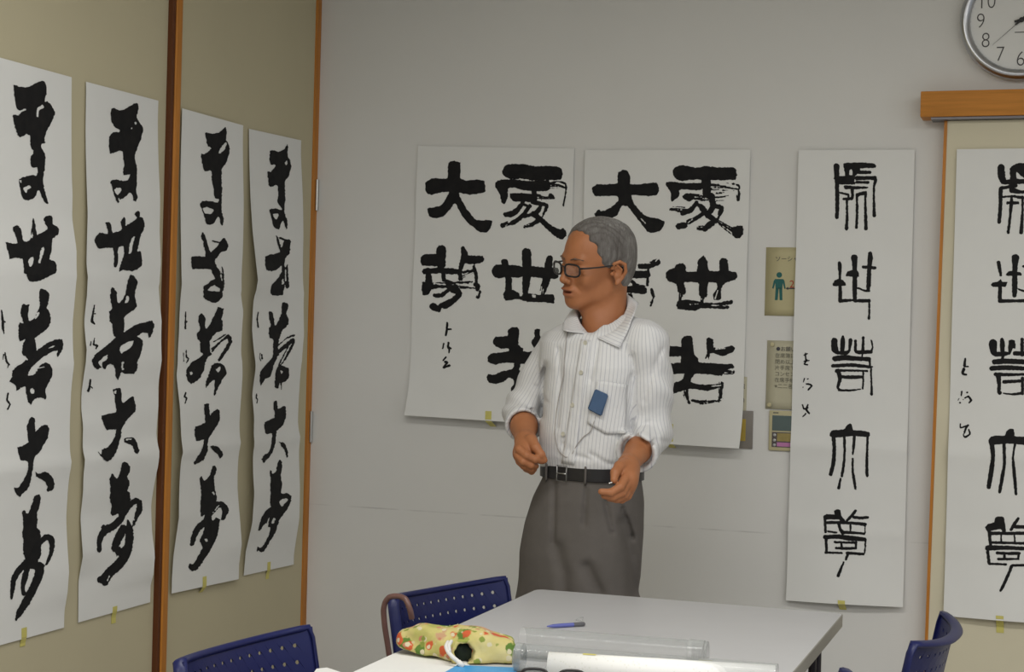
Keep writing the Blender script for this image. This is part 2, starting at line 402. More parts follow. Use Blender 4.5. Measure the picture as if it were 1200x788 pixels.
def poly_sdf(X, Y, P):
    P = catmull(P, 2, True); d = np.full(X.shape, 1e9); ins = np.zeros(X.shape, bool); n = len(P)
    for i in range(n):
        x1, y1 = P[i]; x2, y2 = P[(i + 1) % n]; ex, ey = x2 - x1, y2 - y1
        wx, wy = X - x1, Y - y1; t = np.clip((wx * ex + wy * ey) / (ex * ex + ey * ey + 1e-12), 0, 1)
        d = np.minimum(d, (wx - ex * t) ** 2 + (wy - ey * t) ** 2)
        if y1 != y2:
            c = ((y1 > Y) != (y2 > Y)) & (X < ex * (Y - y1) / ey + x1); ins ^= c
    d = np.sqrt(d); return np.where(ins, d, -d)           # positive inside
def stroke_f(X, Y, P):
    """positive inside; also arc length and across coordinate of the nearest point"""
    P = catmull(P, 4); best = np.full(X.shape, -1e9); al = np.zeros(X.shape); ac = np.zeros(X.shape); L = 0.0
    if len(P) == 1:
        x, y, w = P[0]; return w / 2 - np.hypot(X - x, Y - y), al, ac
    for i in range(len(P) - 1):
        x1, y1, w1 = P[i]; x2, y2, w2 = P[i + 1]; ex, ey = x2 - x1, y2 - y1; ll = math.hypot(ex, ey) + 1e-9
        wx, wy = X - x1, Y - y1; t = np.clip((wx * ex + wy * ey) / (ll * ll), 0, 1)
        f = (w1 + (w2 - w1) * t) / 2 - np.hypot(wx - ex * t, wy - ey * t)
        m = f > best; best = np.where(m, f, best); al = np.where(m, L + t * ll, al); ac = np.where(m, (wx * -ey + wy * ex) / ll, ac); L += ll
    return best, al, ac
INK = NT('black_sumi_ink'); INK.b.inputs['Base Color'].default_value = (0.0105, 0.0105, 0.011, 1); INK.b.inputs['Roughness'].default_value = 0.75
INK.b.inputs['Specular IOR Level'].default_value = 0.2
_f = INK.noise(40, 3); INK.l(INK.ramp(_f, [(0.3, (0.008, 0.008, 0.009)), (0.7, (0.014, 0.0135, 0.0135))]), INK.b.inputs['Base Color'])
M['ink'] = INK.m
def write(paper, name, ox, oy, sc, txt, cell=0.55, ragged=0.55, seed=3):
    prims = parse(txt); cx0 = cy0 = 1e9; cx1 = cy1 = -1e9
    cur = (0.0, 0.0); items = []
    for k, pts in prims:
        if k == 'o': cur = pts[0]; continue
        q = [((x[0] + cur[0]) / sc + ox, (x[1] + cur[1]) / sc + oy) + tuple(v / sc for v in x[2:]) for x in pts]
        items.append((k, q))
        if k in 'psd':
            for v in q:
                w = v[2] / 2 if len(v) > 2 else 0
                cx0 = min(cx0, v[0] - w); cx1 = max(cx1, v[0] + w); cy0 = min(cy0, v[1] - w); cy1 = max(cy1, v[1] + w)
    cx0 -= 2; cy0 -= 2; cx1 += 2; cy1 += 2
    nx = int((cx1 - cx0) / cell) + 2; ny = int((cy1 - cy0) / cell) + 2
    X, Y = np.meshgrid(cx0 + np.arange(nx) * cell, cy0 + np.arange(ny) * cell)
    Fd = np.full(X.shape, -50.0)
    rg = (vnoise(X * 0.55, Y * 0.55, seed) - 0.5) * 2 * ragged + (vnoise(X * 1.3, Y * 1.3, seed + 5) - 0.5) * ragged
    for k, q in items:
        if k == 'p': Fd = np.maximum(Fd, poly_sdf(X, Y, [v[:2] for v in q]))
        elif k == 's': Fd = np.maximum(Fd, stroke_f(X, Y, q)[0])
        elif k == 'd':
            f, al, ac = stroke_f(X, Y, q)
            st = vnoise(ac * 0.85 + 31, al * 0.07, seed + 9) * 0.75 + vnoise(ac * 1.9, al * 0.22, seed + 2) * 0.35
            Fd = np.maximum(Fd, np.minimum(f, (st - 0.52) * 3.2))
        elif k == 'h': Fd = np.minimum(Fd, -poly_sdf(X, Y, [v[:2] for v in q]))
        elif k == 'e': Fd = np.minimum(Fd, -stroke_f(X, Y, q)[0])
    Fd = Fd + rg
    me = march2d(X, Y, Fd, paper, name)
    o = link(name, me, M['ink'], paper.root)
    return o
def march2d(X, Y, Fd, paper, name):
    ny, nx = X.shape; ins = Fd > 0
    if paper.wall == 'L' or True:
        q = paper.from_px(X.ravel(), Y.ravel()); base = paper.world(q, 0.0008)
    def pw(px, py):
        q_ = paper.from_px(np.array([px]), np.array([py])); return paper.world(q_, 0.0008)[0]
    verts = []; vid = {}; faces = []
    B = base.reshape(ny, nx, 3)
    def vg(i, j):
        k = (i, j)
        if k not in vid: vid[k] = len(verts); verts.append(B[i, j])
        return vid[k]
    def ve(i, j, a, b):
        k = (i, j, a, b)
        if (a, b) < (i, j): k = (a, b, i, j)
        if k not in vid:
            f0, f1 = Fd[k[0], k[1]], Fd[k[2], k[3]]; t = f0 / (f0 - f1)
            vid[k] = len(verts); verts.append(B[k[0], k[1]] * (1 - t) + B[k[2], k[3]] * t)
        return vid[k]
    cnt = ins[:-1, :-1].astype(int) + ins[1:, :-1] + ins[:-1, 1:] + ins[1:, 1:]
    full = cnt == 4
    # interior cells in runs of up to 4
    for i in range(ny - 1):
        j = 0
        row = full[i]
        while j < nx - 1:
            if row[j]:
                faces.append((vg(i, j), vg(i + 1, j), vg(i + 1, j + 1), vg(i, j + 1)))
            j += 1
    for i, j in zip(*np.nonzero((cnt > 0) & (cnt < 4))):
        cs = [(i, j), (i + 1, j), (i + 1, j + 1), (i, j + 1)]; p_ = []
        for k in range(4):
            a, b = cs[k], cs[(k + 1) % 4]
            if ins[a]: p_.append(vg(*a))
            if ins[a] != ins[b]: p_.append(ve(*a, *b))
        if len(p_) >= 3: faces.append(p_)
    V = np.array(verts) - paper.o if verts else np.zeros((0, 3))
    return mesh_np(name, V, faces)
# ---------------------------------------------------------------- the sheets
def ed(x0, y0, x1, y1, pts, sc=6.25, ox=0.0):
    """edge wander: traced edge minus the straight line between its ends, in picture px"""
    return [(y, max(0.0, (x / sc + ox) - (x0 + (x1 - x0) * (y - y0) / (y1 - y0)))) for x, y in pts]
CR_L = ((0.70, 0.010, 0.022), (0.36, 0.005, 0.03), (0.52, 0.003, 0.02))
L1 = Paper('L', (0, 68.3), (84, 90.5), (0, 760), (75, 736), width=('L', 0.345), seed=1, base=0.005, creases=CR_L,
    edgeR=ed(84, 90, 75, 736, [(525, 90), (528, 200), (530, 215), (523, 245), (545, 285), (535, 345), (525, 375), (530, 430), (513, 463), (500, 500), (492, 536), (490, 560), (482, 620), (490, 650), (501, 685), (490, 712), (468, 736)]))
L2 = Paper('L', (100.8, 95.8), (185.5, 118), (91.7, 730), (175.8, 706.2), seed=2, base=0.005, creases=CR_L,
    edgeL=ed(100, 96, 91.2, 730, [(625, 96), (622, 150), (630, 216), (632, 250), (613, 310), (620, 345), (610, 378), (628, 410), (610, 440), (594, 463), (590, 480), (600, 500), (585, 525), (595, 576), (583, 605), (604, 650), (575, 680), (570, 730)]),
    edgeR=ed(185.5, 118, 176, 706, [(1160, 118), (1168, 216), (1160, 260), (1171, 300), (1155, 330), (1184, 372), (1176, 420), (1150, 455), (1150, 480), (1135, 515), (1149, 555), (1111, 605), (1115, 640), (1131, 668), (1119, 692), (1100, 706)]))
L3 = Paper('L', (213.6, 127), (284, 147), (201, 696), (277.5, 679), seed=3, base=0.012, creases=CR_L,
    edgeL=ed(213.6, 127, 201, 696, [(85, 127), (68, 271), (62, 391), (45, 440), (60, 476), (60, 560), (60, 605), (20, 650), (8, 675), (5, 696)], ox=200),
    edgeR=ed(283, 147, 276, 679, [(525, 147), (525, 220), (519, 290), (505, 340), (526, 362), (500, 415), (509, 440), (476, 500), (486, 515), (470, 560), (475, 585), (494, 620), (506, 652), (488, 679)], ox=200))
L4 = Paper('L', (292, 151), (353, 164.6), (285.5, 675), (344, 662), seed=4, base=0.006, creases=CR_L,
    edgeL=ed(291.2, 151, 285.1, 674, [(570, 151), (578, 235), (590, 271), (628, 328), (600, 350), (592, 388), (610, 432), (585, 462), (600, 490), (590, 520), (612, 577), (593, 612), (545, 645), (532, 674)], ox=200),
    edgeR=ed(352.8, 165, 343.6, 664, [(955, 165), (970, 271), (968, 391), (945, 430), (930, 500), (940, 580), (935, 620), (910, 650), (899, 664)], ox=200))
P1 = Paper('B', (489.8, 171), (673, 174.3), (473, 487), (659, 499), seed=5, base=0.006, curl=0.042)
P2 = Paper('B', (685.5, 176), (879.5, 175.3), (674, 514), (866, 526), seed=6, base=0.008, curl=0.05)
P5 = Paper('B', (936, 176), (1072, 175.6), (921, 704), (1058, 712), seed=7, base=0.0125, curl=0.012, creases=((0.655, 0.011, 0.024), (0.30, 0.003, 0.03), (0.84, 0.006, 0.03)), bow=0.012)
P7 = Paper('B', (1121.4, 175), (1200, 173), (1105.5, 722), (1185, 734), seed=8, base=0.008, off=BD, width=('R', 0.345), curl=0.012, creases=((0.655, 0.010, 0.024), (0.33, 0.003, 0.03), (0.85, 0.005, 0.03)), bow=0.01)
GL = 'tall calligraphy strips on the left wall'; GB = 'large calligraphy sheets on the grey wall'; GR = 'seal script strips on the right'
L1.build('long white calligraphy strip on beige wall, leftmost in the photo and cut by its edge', group=GL)
L2.build('long white calligraphy strip second from the left, just left of the orange wood batten', group=GL)
L3.build('long white calligraphy strip just right of the orange wood batten', group=GL)
L4.build('long white calligraphy strip nearest the room corner on the beige wall', group=GL)
P1.build('broad sheet of bold brush characters on grey wall, to the left of the man', group=GB, nu=40)
P2.build('broad sheet of bold brush characters partly hidden behind the head of the man', group=GB, nu=40)
P5.build('long strip of thin seal script on grey wall, beside the yellow poster', group=GR)
P7.build('long white strip of thin seal script hung on the beige pin board', group=GR)
BC = 'brush_character'
def sign(paper, ox, oy, sc, txt, cell, rag):
    txt = ';'.join(l_.strip()[0] + ' ' + ' '.join(','.join(w.split(',')[:2] + [str(float(w.split(',')[2]) * 1.12 + 0.6)]) for w in l_.split()[1:]) for l_ in txt.split(';') if l_.strip())
    st = [l_.strip() for l_ in txt.split(';') if l_.strip()]; my = [np.mean([float(w.split(',')[1]) for w in l_[1:].split()]) for l_ in st]
    o_ = np.argsort(my); gaps = sorted(np.argsort(-np.diff(np.array(my)[o_]))[:2]); cut = [0, gaps[0] + 1, gaps[1] + 1, len(st)]
    for a, b in zip(cut[:-1], cut[1:]): write(paper, 'signature_character', ox, oy, sc, ';'.join(st[i] for i in o_[a:b]), 0.3, rag)
A_ = 6.25
write(L1, BC, 0, 90, A_, """p 98,60 150,75 205,75 265,45 300,30 328,35 338,85 335,140 325,185 345,180 380,215 400,260 390,305 362,360 340,400 325,450 330,485 300,490 300,520 322,550 332,590 325,680 315,740 316,785 330,850 352,925 335,932 308,890 290,840 272,835 262,870 235,895 200,905 175,900 155,870 148,835 140,790 138,750 175,735 230,718 262,730 275,700 272,660 235,668 225,640 220,585 243,560 240,540 225,520 220,480 220,435 190,420 145,445 130,430 108,370 95,310 93,275 135,283 150,260 188,245 185,232 140,248 118,225 108,170 100,110
h 310,205 320,225 285,245 280,295 265,290 268,245 280,225
h 172,812 215,795 224,815 200,828 190,850 175,835
e 150,765,12 152,775,8""")
write(L2, BC, 0, 90, A_, """p 815,235 835,228 865,245 905,240 950,215 985,195 1012,198 1010,250 1000,300 1015,330 1040,360 1045,400 1030,460 1005,520 990,570 985,610 1000,650 1000,780 995,830 1008,880 995,915 975,905 972,870 950,850 925,870 905,890 885,895 865,925 848,905 830,850 812,790 808,765 850,755 920,765 940,745 950,715 905,722 900,690 908,640 900,595 895,550 870,540 830,560 805,560 797,510 798,440 825,408 870,405 880,390 860,380 830,360 812,310 810,260
h 832,826 850,816 886,814 884,838 862,868 843,850
e 868,890,8 880,925,12
h 985,330 1000,335 995,350 985,348; h 960,370 970,372 965,385 955,383""")
write(L1, BC, 0, 215, A_, """p 95,320 125,308 150,335 172,425 215,415 225,380 232,310 240,248 255,290 272,375 330,345 345,325 320,275 325,245 360,232 382,250 385,300 415,315 432,345 425,375 385,405 375,490 360,555 395,570 412,600 412,655 360,680 290,715 215,718 200,690 190,665 172,655 165,555 105,545 70,555 60,510 38,430 80,440 130,440 110,380 95,345
h 205,560 240,535 245,555 235,600 215,615
h 300,480 320,465 322,500 305,540 295,585 280,580
e 234,360,7 232,395,9; e 290,355,8 310,345,6""")
write(L2, BC, 0, 215, A_, """p 770,290 800,282 815,320 825,360 885,345 890,330 882,280 905,245 918,260 920,310 985,270 1000,250 980,225 1005,200 1022,210 1022,245 1045,252 1058,310 1045,355 1030,380 1015,450 1005,500 1030,498 1040,605 970,642 900,635 872,645 875,610 895,560 905,520 905,460 868,465 860,500 865,570 850,612 832,612 835,540 825,475 780,472 730,478 700,455 690,415 705,380 735,360 785,370 785,330
h 965,400 985,390 970,460 960,510 940,515 945,460""")
write(L1, BC, 0, 335, A_, """p 285,40 300,22 345,40 362,75 350,130 340,165 365,200 368,270 340,320 300,350 255,385 262,425 265,475 300,450 350,415 400,398 450,390 462,430 455,470 420,520 412,500 420,475 380,485 325,515 270,560 225,605 203,655 235,655 260,640 290,585 330,565 365,580 384,620 378,670 350,720 330,760 335,800 340,815 330,835 300,820 250,830 238,850 225,875 205,850 190,790 185,740 150,750 120,770 110,725 68,700 85,670 88,630 110,600 160,570 190,540 185,515 165,515 157,480 170,420 180,395 145,405 135,370 132,300 145,270 170,275 150,210 152,165 168,130 190,140 213,140 205,200 210,260 250,240 275,180 290,140 285,80
h 250,250 270,200 285,195 285,215 265,235; h 218,759 240,751 250,779 240,794 222,784
e 330,468,6 400,440,8; e 275,605,10 320,595,6; e 185,525,10 195,540,8""")
write(L2, BC, 0, 335, A_, """p 955,-82 985,-65 1005,-30 1000,10 985,60 1000,150 960,190 905,235 912,280 905,340 960,305 1010,280 1090,260 1110,255 1130,290 1110,360 1085,390 1080,350 1040,345 1005,370 1040,395 1045,430 1030,500 1005,560 1005,610 980,645 915,648 890,630 880,650 862,688 845,665 840,610 830,580 795,575 765,615 745,600 720,612 690,600 672,555 690,510 740,470 800,420 845,380 835,370 822,330 820,280 800,260 800,190 818,165 805,90 810,40 822,10 855,50 855,110 870,130 915,70 930,-20
h 875,470 885,440 920,420 975,402 965,440 930,470 890,495; h 720,560 760,520 785,510 780,545 750,560 745,595 725,580; h 888,565 905,560 900,600 910,610 890,620 ; h 925,75 945,85 935,120 915,125""")
write(L1, BC, 0, 450, A_, """p 220,250 235,242 255,265 258,350 300,310 345,302 357,330 350,395 320,440 295,495 250,540 240,610 228,680 215,740 195,780 165,802 145,830 120,815 105,780 105,760 130,765 150,735 180,690 200,640 205,570 150,560 135,520 127,465 165,455 205,430 200,370 195,305
p 258,645 285,660 325,642 360,660 385,690 398,740 385,780 350,790 340,775 345,750 320,710 285,695 265,680""")
write(L2, BC, 0, 450, A_, """p 825,45 870,28 888,50 890,120 905,140 950,100 975,92 990,150 990,200 940,255 905,300 890,340 880,400 860,470 835,530 785,570 750,540 730,525 718,500 740,515 745,480 790,465 815,430 840,380 850,335 780,338 755,280 740,232 800,220 850,205 842,140 838,90
h 835,55 850,50 850,70 840,75
p 905,400 970,390 1000,430 1020,490 1008,515 985,500 970,460 940,440 912,430
e 925,407,10 958,406,8""")
write(L1, BC, 0, 540, A_, """p 250,262 275,248 295,262 290,320 270,390 275,440 268,490 290,510 298,545 300,600 300,680 280,730 255,755 230,760 185,735 175,700 165,650 168,590 160,530 170,490 165,430 162,380 178,358 190,385 210,380 235,310
s 285,610,40 330,565,45 370,570,45 380,620,40 370,690,28 340,760,20
e 352,640,10 322,740,10
o 0,437.5
s 195,300,40 135,370,50 100,430,40 90,500,36 82,570,18
s 205,320,40 180,420,45 165,500,30 175,540,30
s 290,340,70 280,410,65 250,480,60 200,580,60 145,670,50 115,730,15
p 190,290 270,300 310,340 305,380 240,360 200,360 180,420 160,400 185,340""")
write(L2, BC, 0, 540, A_, """p 895,15 925,12 952,45 950,80 930,120 945,150 945,190 930,220 950,240 955,300 960,340 940,375 910,420 890,460 865,430 865,385 825,408 808,390 815,330 803,280 808,180 800,140 820,95 850,130 865,125 880,70
s 955,320,45 990,295,40 1020,310,40 1018,360,45 995,420,30 ; d 995,420,26 970,480,22
s 880,430,50 830,480,55 770,510,60 735,560,42 725,610,36 727,655,36
p 735,490 755,465 775,480 760,510
s 900,500,60 870,560,60 840,630,50 835,650,36
s 935,440,12 945,500,55 945,580,60 935,650,60 905,710,70 870,760,70 800,822,70 760,869,70 740,872,50
p 710,867 730,847 790,832 810,857 790,907 760,922 740,902 715,892
p 850,640 940,620 950,690 850,700
h 880,610 905,605 905,625 885,640
e 785,877,10 800,847,8""")
B_ = 6.25
write(L3, BC, 200, 145, B_, """p 252,65 300,72 355,62 400,25 408,60 405,125 415,135 432,180 425,230 400,300 375,325 370,440 375,470 372,560 372,640 385,700 380,745 365,740 360,705 345,680 325,710 310,735 265,740 250,710 240,660 218,610 215,590 235,565 300,570 345,580 350,550 318,545 315,480 300,430 295,345 245,350 235,310 222,260 222,215 245,225 298,180 270,165 258,120
h 350,215 360,180 405,135 410,145 395,185 375,210; h 235,620 265,612 315,632 300,655 265,662 245,650""")
write(L4, BC, 200, 145, B_, """p 728,195 790,205 825,190 855,150 860,180 855,235 875,270 882,320 860,390 835,430 838,560 832,620 835,660 855,710 850,775 838,760 825,710 810,730 790,775 755,760 740,700 720,630 760,622 815,632 800,605 780,580 785,530 785,480 775,445 735,465 715,440 708,350 730,355 775,305 735,300 722,270
h 835,285 850,265 855,290 840,310 ; h 748,665 775,655 790,675 775,705 760,690""")
write(L3, BC, 200, 265, B_, """p 218,75 232,45 250,65 262,110 290,190 340,150 360,115 385,90 400,95 420,135 408,185 370,190 340,230 322,255 345,310 375,350 372,300 385,320 392,430 385,475 375,480 380,510 350,555 300,562 240,525 240,440 260,430 310,390 325,380 300,340 290,315 160,315 150,270 155,220 250,225 248,180 235,110
h 275,460 320,435 360,460 355,478 280,475
d 300,110,12 355,120,12; e 360,320,6 374,400,8""")
write(L4, BC, 200, 265, B_, """p 772,70 790,95 810,160 830,110 865,95 880,115 870,195 860,215 840,230 830,280 840,310 855,280 862,380 865,450 845,455 835,430 825,470 820,505 760,510 730,495 740,430 770,400 810,340 810,290 770,325 697,325 693,225 760,205 800,190 780,130
s 800,90,14 850,105,14
h 812,400 825,385 828,420 815,425; e 840,320,6 840,400,8""")
write(L3, BC, 200, 350, B_, """p 200,130 225,105 255,150 250,215 275,210 300,160 330,100 345,65 385,75 380,120 370,150 380,170 375,235 330,250 300,290 285,320 290,390 300,410 270,430 250,480 245,520 215,580 180,610 150,625 125,610 110,540 115,520 150,470 200,440 240,405 215,395 215,320 195,300 190,250 215,235 205,180
s 300,390,14 350,330,14 420,270,16 ; s 310,320,8 400,265,10 ; s 300,370,10 370,310,10 420,280,30 435,320,26 400,380,28 355,450,22
p 300,490 340,470 390,490 410,550 380,590 350,650 320,715 315,690 320,600 295,610 255,655 258,610 280,550
h 330,520 360,500 365,520 345,545; h 140,540 160,535 155,560 142,560""")
write(L4, BC, 200, 350, B_, """p 718,90 750,110 760,190 775,190 810,110 815,30 855,35 860,60 845,110 862,140 860,190 820,230 795,290 785,350 790,390 800,400 780,430 755,490 730,570 690,590 660,640 650,600 655,540 690,490 745,430 750,300 725,290 715,220 735,200 720,150
s 790,340,8 850,290,10 900,270,14 ; s 790,390,30 840,350,28 890,305,30 900,320,20 865,390,18 820,470,10 790,500,10 ; s 865,340,8 820,430,8 790,490,10
p 770,520 800,490 860,510 868,560 850,600 815,620 810,675 800,620 785,660 760,650
h 800,530 820,535 810,555""")
write(L3, BC, 200, 460, B_, """p 245,90 280,85 285,160 325,130 355,130 358,210 320,270 285,325 270,370 270,430 240,495 180,530 165,520 210,450 235,400 240,345 190,358 175,310 180,250 250,225 245,150
p 290,395 340,395 375,435 382,460 360,490 345,455 315,435; h 285,150 300,145 290,175""")
write(L4, BC, 200, 460, B_, """p 755,70 775,60 785,120 815,105 840,105 842,180 820,240 775,285 770,340 760,400 745,440 710,490 680,518 665,490 685,455 710,450 735,390 742,300 695,305 685,220 760,185 752,120
p 795,365 830,370 850,410 860,470 845,480 835,430 810,395""")
write(L3, BC, 200, 540, B_, """p 210,130 225,115 245,150 285,110 305,45 325,35 335,70 315,130 325,220 335,260 335,300 375,300 415,335 425,370 400,420 385,435 358,440 350,510 330,580 300,640 250,720 200,790 185,805 150,812 130,780 140,750 160,760 190,720 230,640 220,610 208,590 235,530 245,490 210,520 185,570 165,620 140,620 150,550 180,480 240,430 245,400 220,410 218,300 222,230
h 300,410 345,350 370,345 375,390 365,430 330,420 305,440 ; h 300,235 315,230 318,250 ; h 250,575 270,572 268,590 255,595; e 310,380,8 350,330,8""")
write(L4, BC, 200, 540, B_, """p 725,60 745,95 770,80 785,10 795,-5 800,-8 815,10 810,80 805,110 815,180 805,240 850,240 882,260 880,300 850,360 820,400 790,450 770,520 720,600 680,670 650,670 640,650 630,670 635,630 655,640 690,600 720,540 730,490 710,490 715,460 680,470 660,510 640,510 660,430 690,370 735,340 725,320 730,240 730,130
h 800,290 845,275 855,290 830,320 810,340 800,320 ; h 735,460 755,420 765,430 755,460; e 720,420,8 705,460,8""")
sign(L1, 0, 335, A_, "s 10,180,8 18,250,16 20,300,16 28,350,8; s 20,265,8 35,265,8; s 25,505,8 20,540,6; s 35,490,6 45,550,14 65,580,10; s 60,580,8 55,600,6; s 58,789,10 50,839,14 70,869,10 55,904,10", 0.4, 0.3)
sign(L2, 0, 335, A_, "s 690,145,8 678,210,14 672,260,18 690,280,10; s 680,205,8 698,205,8; s 665,410,6 660,440,6; s 690,385,6 685,430,12 710,440,14 700,460,8; s 660,690,12 655,740,14 645,770,16; s 665,740,8 675,750,8", 0.4, 0.3)
sign(L3, 200, 350, A_, "s 108,100,6 106,220,12; s 118,170,6 112,175,6; s 92,400,4 95,460,4; s 112,380,6 115,430,10 130,440,8 115,470,6; s 110,690,8 100,720,10 115,730,10 105,765,8", 0.4, 0.3)
sign(L4, 200, 350, A_, "s 640,100,6 632,150,10 640,210,10; s 655,400,4 650,430,4 660,460,5; s 665,410,8 668,440,12; s 628,700,8 625,730,10 635,740,8 630,765,6", 0.4, 0.3)
# broad sheets
write(P1, BC, 485, 182, A_, """p 255,55 295,42 340,55 345,110 340,165 380,185 460,180 515,190 522,270 400,290 330,272 350,330 385,390 425,440 460,475 572,478 570,510 550,555 510,568 470,555 400,500 350,440 310,360 295,355 265,400 215,450 165,462 120,455 98,395 120,385 180,375 215,350 255,280 250,268 185,275 130,292 95,275 82,235 90,195 140,168 200,172 248,168 248,110""")
write(P1, BC, 485, 182, A_, """p 648,120 660,85 700,66 800,66 900,82 1000,78 1082,95 1080,178 970,182 860,188 780,170 760,178 690,170 655,145
p 595,200 640,180 750,178 860,188 990,182 1000,240 970,265 880,262 800,258 750,240 690,245 690,300 665,360 640,345 632,290 610,255 595,230
e 785,180,8 840,182,10
d 980,215,60 1060,215,60 1100,225,50; s 1000,200,8 1060,193,12 1112,213,14 1110,290,12 1095,370,14
p 705,280 800,278 880,285 900,300 900,340 850,345 800,340 720,335
d 890,300,50 960,305,50 1010,305,50; s 1000,300,30 1012,300,26
s 880,250,40 885,320,40
s 800,345,30 760,400,40 720,430,45 675,435,40
s 870,345,30 970,365,30 960,410,22
s 850,370,26 800,440,34 750,480,35 720,495,36; d 720,490,30 650,515,30; s 650,515,34 655,512,34
s 930,370,26 900,420,36 860,435,28 810,450,26
s 880,430,46 960,500,40 1020,550,50 1080,580,70 1090,560,46
s 910,480,36 860,510,28; d 860,510,30 815,525,24
s 960,400,14 945,445,12; s 790,350,24 850,380,22""")
write(P1, BC, 485, 280, A_, """s 200,82,72 200,190,66; p 50,140 80,112 165,112 200,150 170,200 130,200 60,195
s 360,70,30 372,110,50 357,170,40 340,230,32 342,290,34; s 370,150,60 440,155,64 490,150,52
s 85,240,46 180,232,40 280,238,46 330,240,28; d 350,260,60 430,225,50; s 440,205,24 455,260,26 458,320,28
s 105,230,40 112,320,50; p 62,320 130,310 125,380 100,412 62,410
s 215,240,34 220,300,34
s 120,345,50 240,340,40 290,370,46; e 150,328,10 230,335,10; d 300,325,16 420,310,26; d 290,350,30 450,350,44; s 455,335,40 470,355,36 465,375,24; d 480,390,26 470,430,26
s 240,310,30 300,330,18; s 290,370,56 335,400,42 290,450,46 230,490,50; s 250,380,28 200,415,32 150,415,28; s 140,495,50 178,515,46; s 200,490,40 250,470,46""")
write(P1, BC, 485, 280, A_, """p 570,235 600,190 680,188 790,200 880,200 960,212 1055,210 1060,250 1050,292 1000,290 900,285 830,275 760,285 680,280 620,292 585,275
s 665,172,50 690,250,50 695,360,50; s 825,105,72 828,200,70 825,290,64 815,400,40; s 995,145,46 985,210,60 965,320,56 960,340,50; d 960,350,60 950,410,60
p 655,400 680,370 730,375 790,405 850,400 920,410 1025,408 1025,472 950,465 830,462 760,440 670,455
h 775,400 800,400 795,415 778,418; h 865,410 895,410 890,432 868,430""")
write(P1, BC, 485, 370, A_, """p 690,110 720,85 760,88 775,130 765,215 800,240 802,262 860,265 880,240 860,195 885,150 885,105 925,98 925,140 935,185 905,240 885,300 850,350 785,355 780,380 770,400 805,425 785,465 755,465 765,520 750,570 712,565 715,530 735,490 725,465 690,455 660,485 600,502 550,490 532,455 545,430 590,435 640,410 690,400 725,385 735,350 680,345 640,350 600,360 545,340 540,310 565,278 630,272 690,260 695,240 640,243 595,225 578,190 600,155 685,150
s 880,310,60 1010,320,60; s 860,490,36 1000,480,36 1000,590,36; s 880,600,36 1000,600,36""")
sign(P1, 485, 370, A_, "s 245,55,14 242,100,14 235,145,14; s 242,100,10 272,100,12; s 220,205,10 212,240,10; s 255,200,14 250,235,12 270,240,14; s 260,235,12 258,270,10; s 235,305,12 215,330,10; s 230,340,16 245,345,14 220,380,14 260,365,16", 0.4, 0.3)
write(P2, BC, 690, 182, A_, """p 215,130 250,108 290,120 305,170 305,212 400,210 490,200 515,240 500,290 420,300 330,290 310,300 330,350 370,400 410,440 440,450 552,480 550,510 530,550 475,570 430,560 390,510 330,430 280,375 240,370 220,420 200,450 130,465 60,460 42,430 75,395 90,410 130,400 180,370 215,330 210,300 110,298 50,300 25,265 28,235 60,215 150,212 210,205 210,160
e 385,465,5 415,500,5""")
write(P2, BC, 690, 182, A_, """p 615,110 640,85 690,72 780,92 850,80 950,88 1060,90 1080,110 1075,180 900,182 820,180 740,180 690,190 640,175 620,145
p 565,200 620,195 720,205 830,205 830,255 760,255 680,250 660,265 665,300 640,320 610,340 600,320 600,270 570,225
s 860,190,70 865,280,60 890,300,50
d 900,225,70 1000,225,70 1080,235,50; s 1080,215,10 1100,225,18 1100,250,12; d 1095,270,30 1095,325,24
p 685,300 720,278 770,285 775,320 740,338 700,325; d 770,300,50 900,300,60 1010,290,30; d 780,325,20 990,325,16
s 900,300,50 910,370,44 880,430,38
s 790,345,28 750,400,38 690,420,44; d 700,410,60 620,405,60
s 820,375,38 850,400,30; s 800,360,22 835,410,26; s 850,420,36 790,460,28 730,490,38; s 660,520,46 700,515,46; e 760,470,6 720,500,6
s 930,370,34 970,390,40 960,430,28; d 960,430,26 945,460,20
s 870,440,46 930,480,36; s 930,480,14 1060,560,16; s 945,475,10 1070,545,14; s 960,510,8 1040,575,10; p 1040,540 1060,525 1130,515 1130,580 1105,608 1060,600
s 900,500,46 850,540,42; d 850,535,40 810,535,40""")
write(P2, BC, 690, 280, A_, """s 380,200,44 440,198,44 500,170,52; e 365,180,6 450,178,6; e 490,165,8 505,150,8; s 435,230,20 430,340,20; s 330,262,56 425,262,55; s 310,310,26 350,340,20; d 330,340,20 410,345,20; s 285,370,50 400,378,56; s 300,420,44 322,455,28; s 460,375,24 475,420,24; d 470,430,24 455,490,14
s 90,160,60 300,195,60; s 180,90,60 180,200,60""")
write(P2, BC, 690, 280, A_, """p 560,265 590,225 630,215 640,190 690,178 712,210 715,238 790,240 800,160 840,122 870,165 882,232 955,235 955,160 985,140 1020,160 1025,235 1080,245 1088,270 1075,300 1000,325 970,370 970,440 920,450 910,410 935,370 940,325 880,320 870,370 865,430 810,420 805,350 800,320 700,320 712,380 700,410 655,390 640,330 580,310
d 680,380,50 675,460,40; d 840,400,60 835,460,50; e 945,380,8 925,440,10
p 650,460 700,445 760,450 830,465 930,470 1050,450 1052,475 1000,485 1030,495 1020,515 900,510 820,510 780,525 650,515
e 740,480,8 800,478,6; e 900,488,6 1000,490,6""")
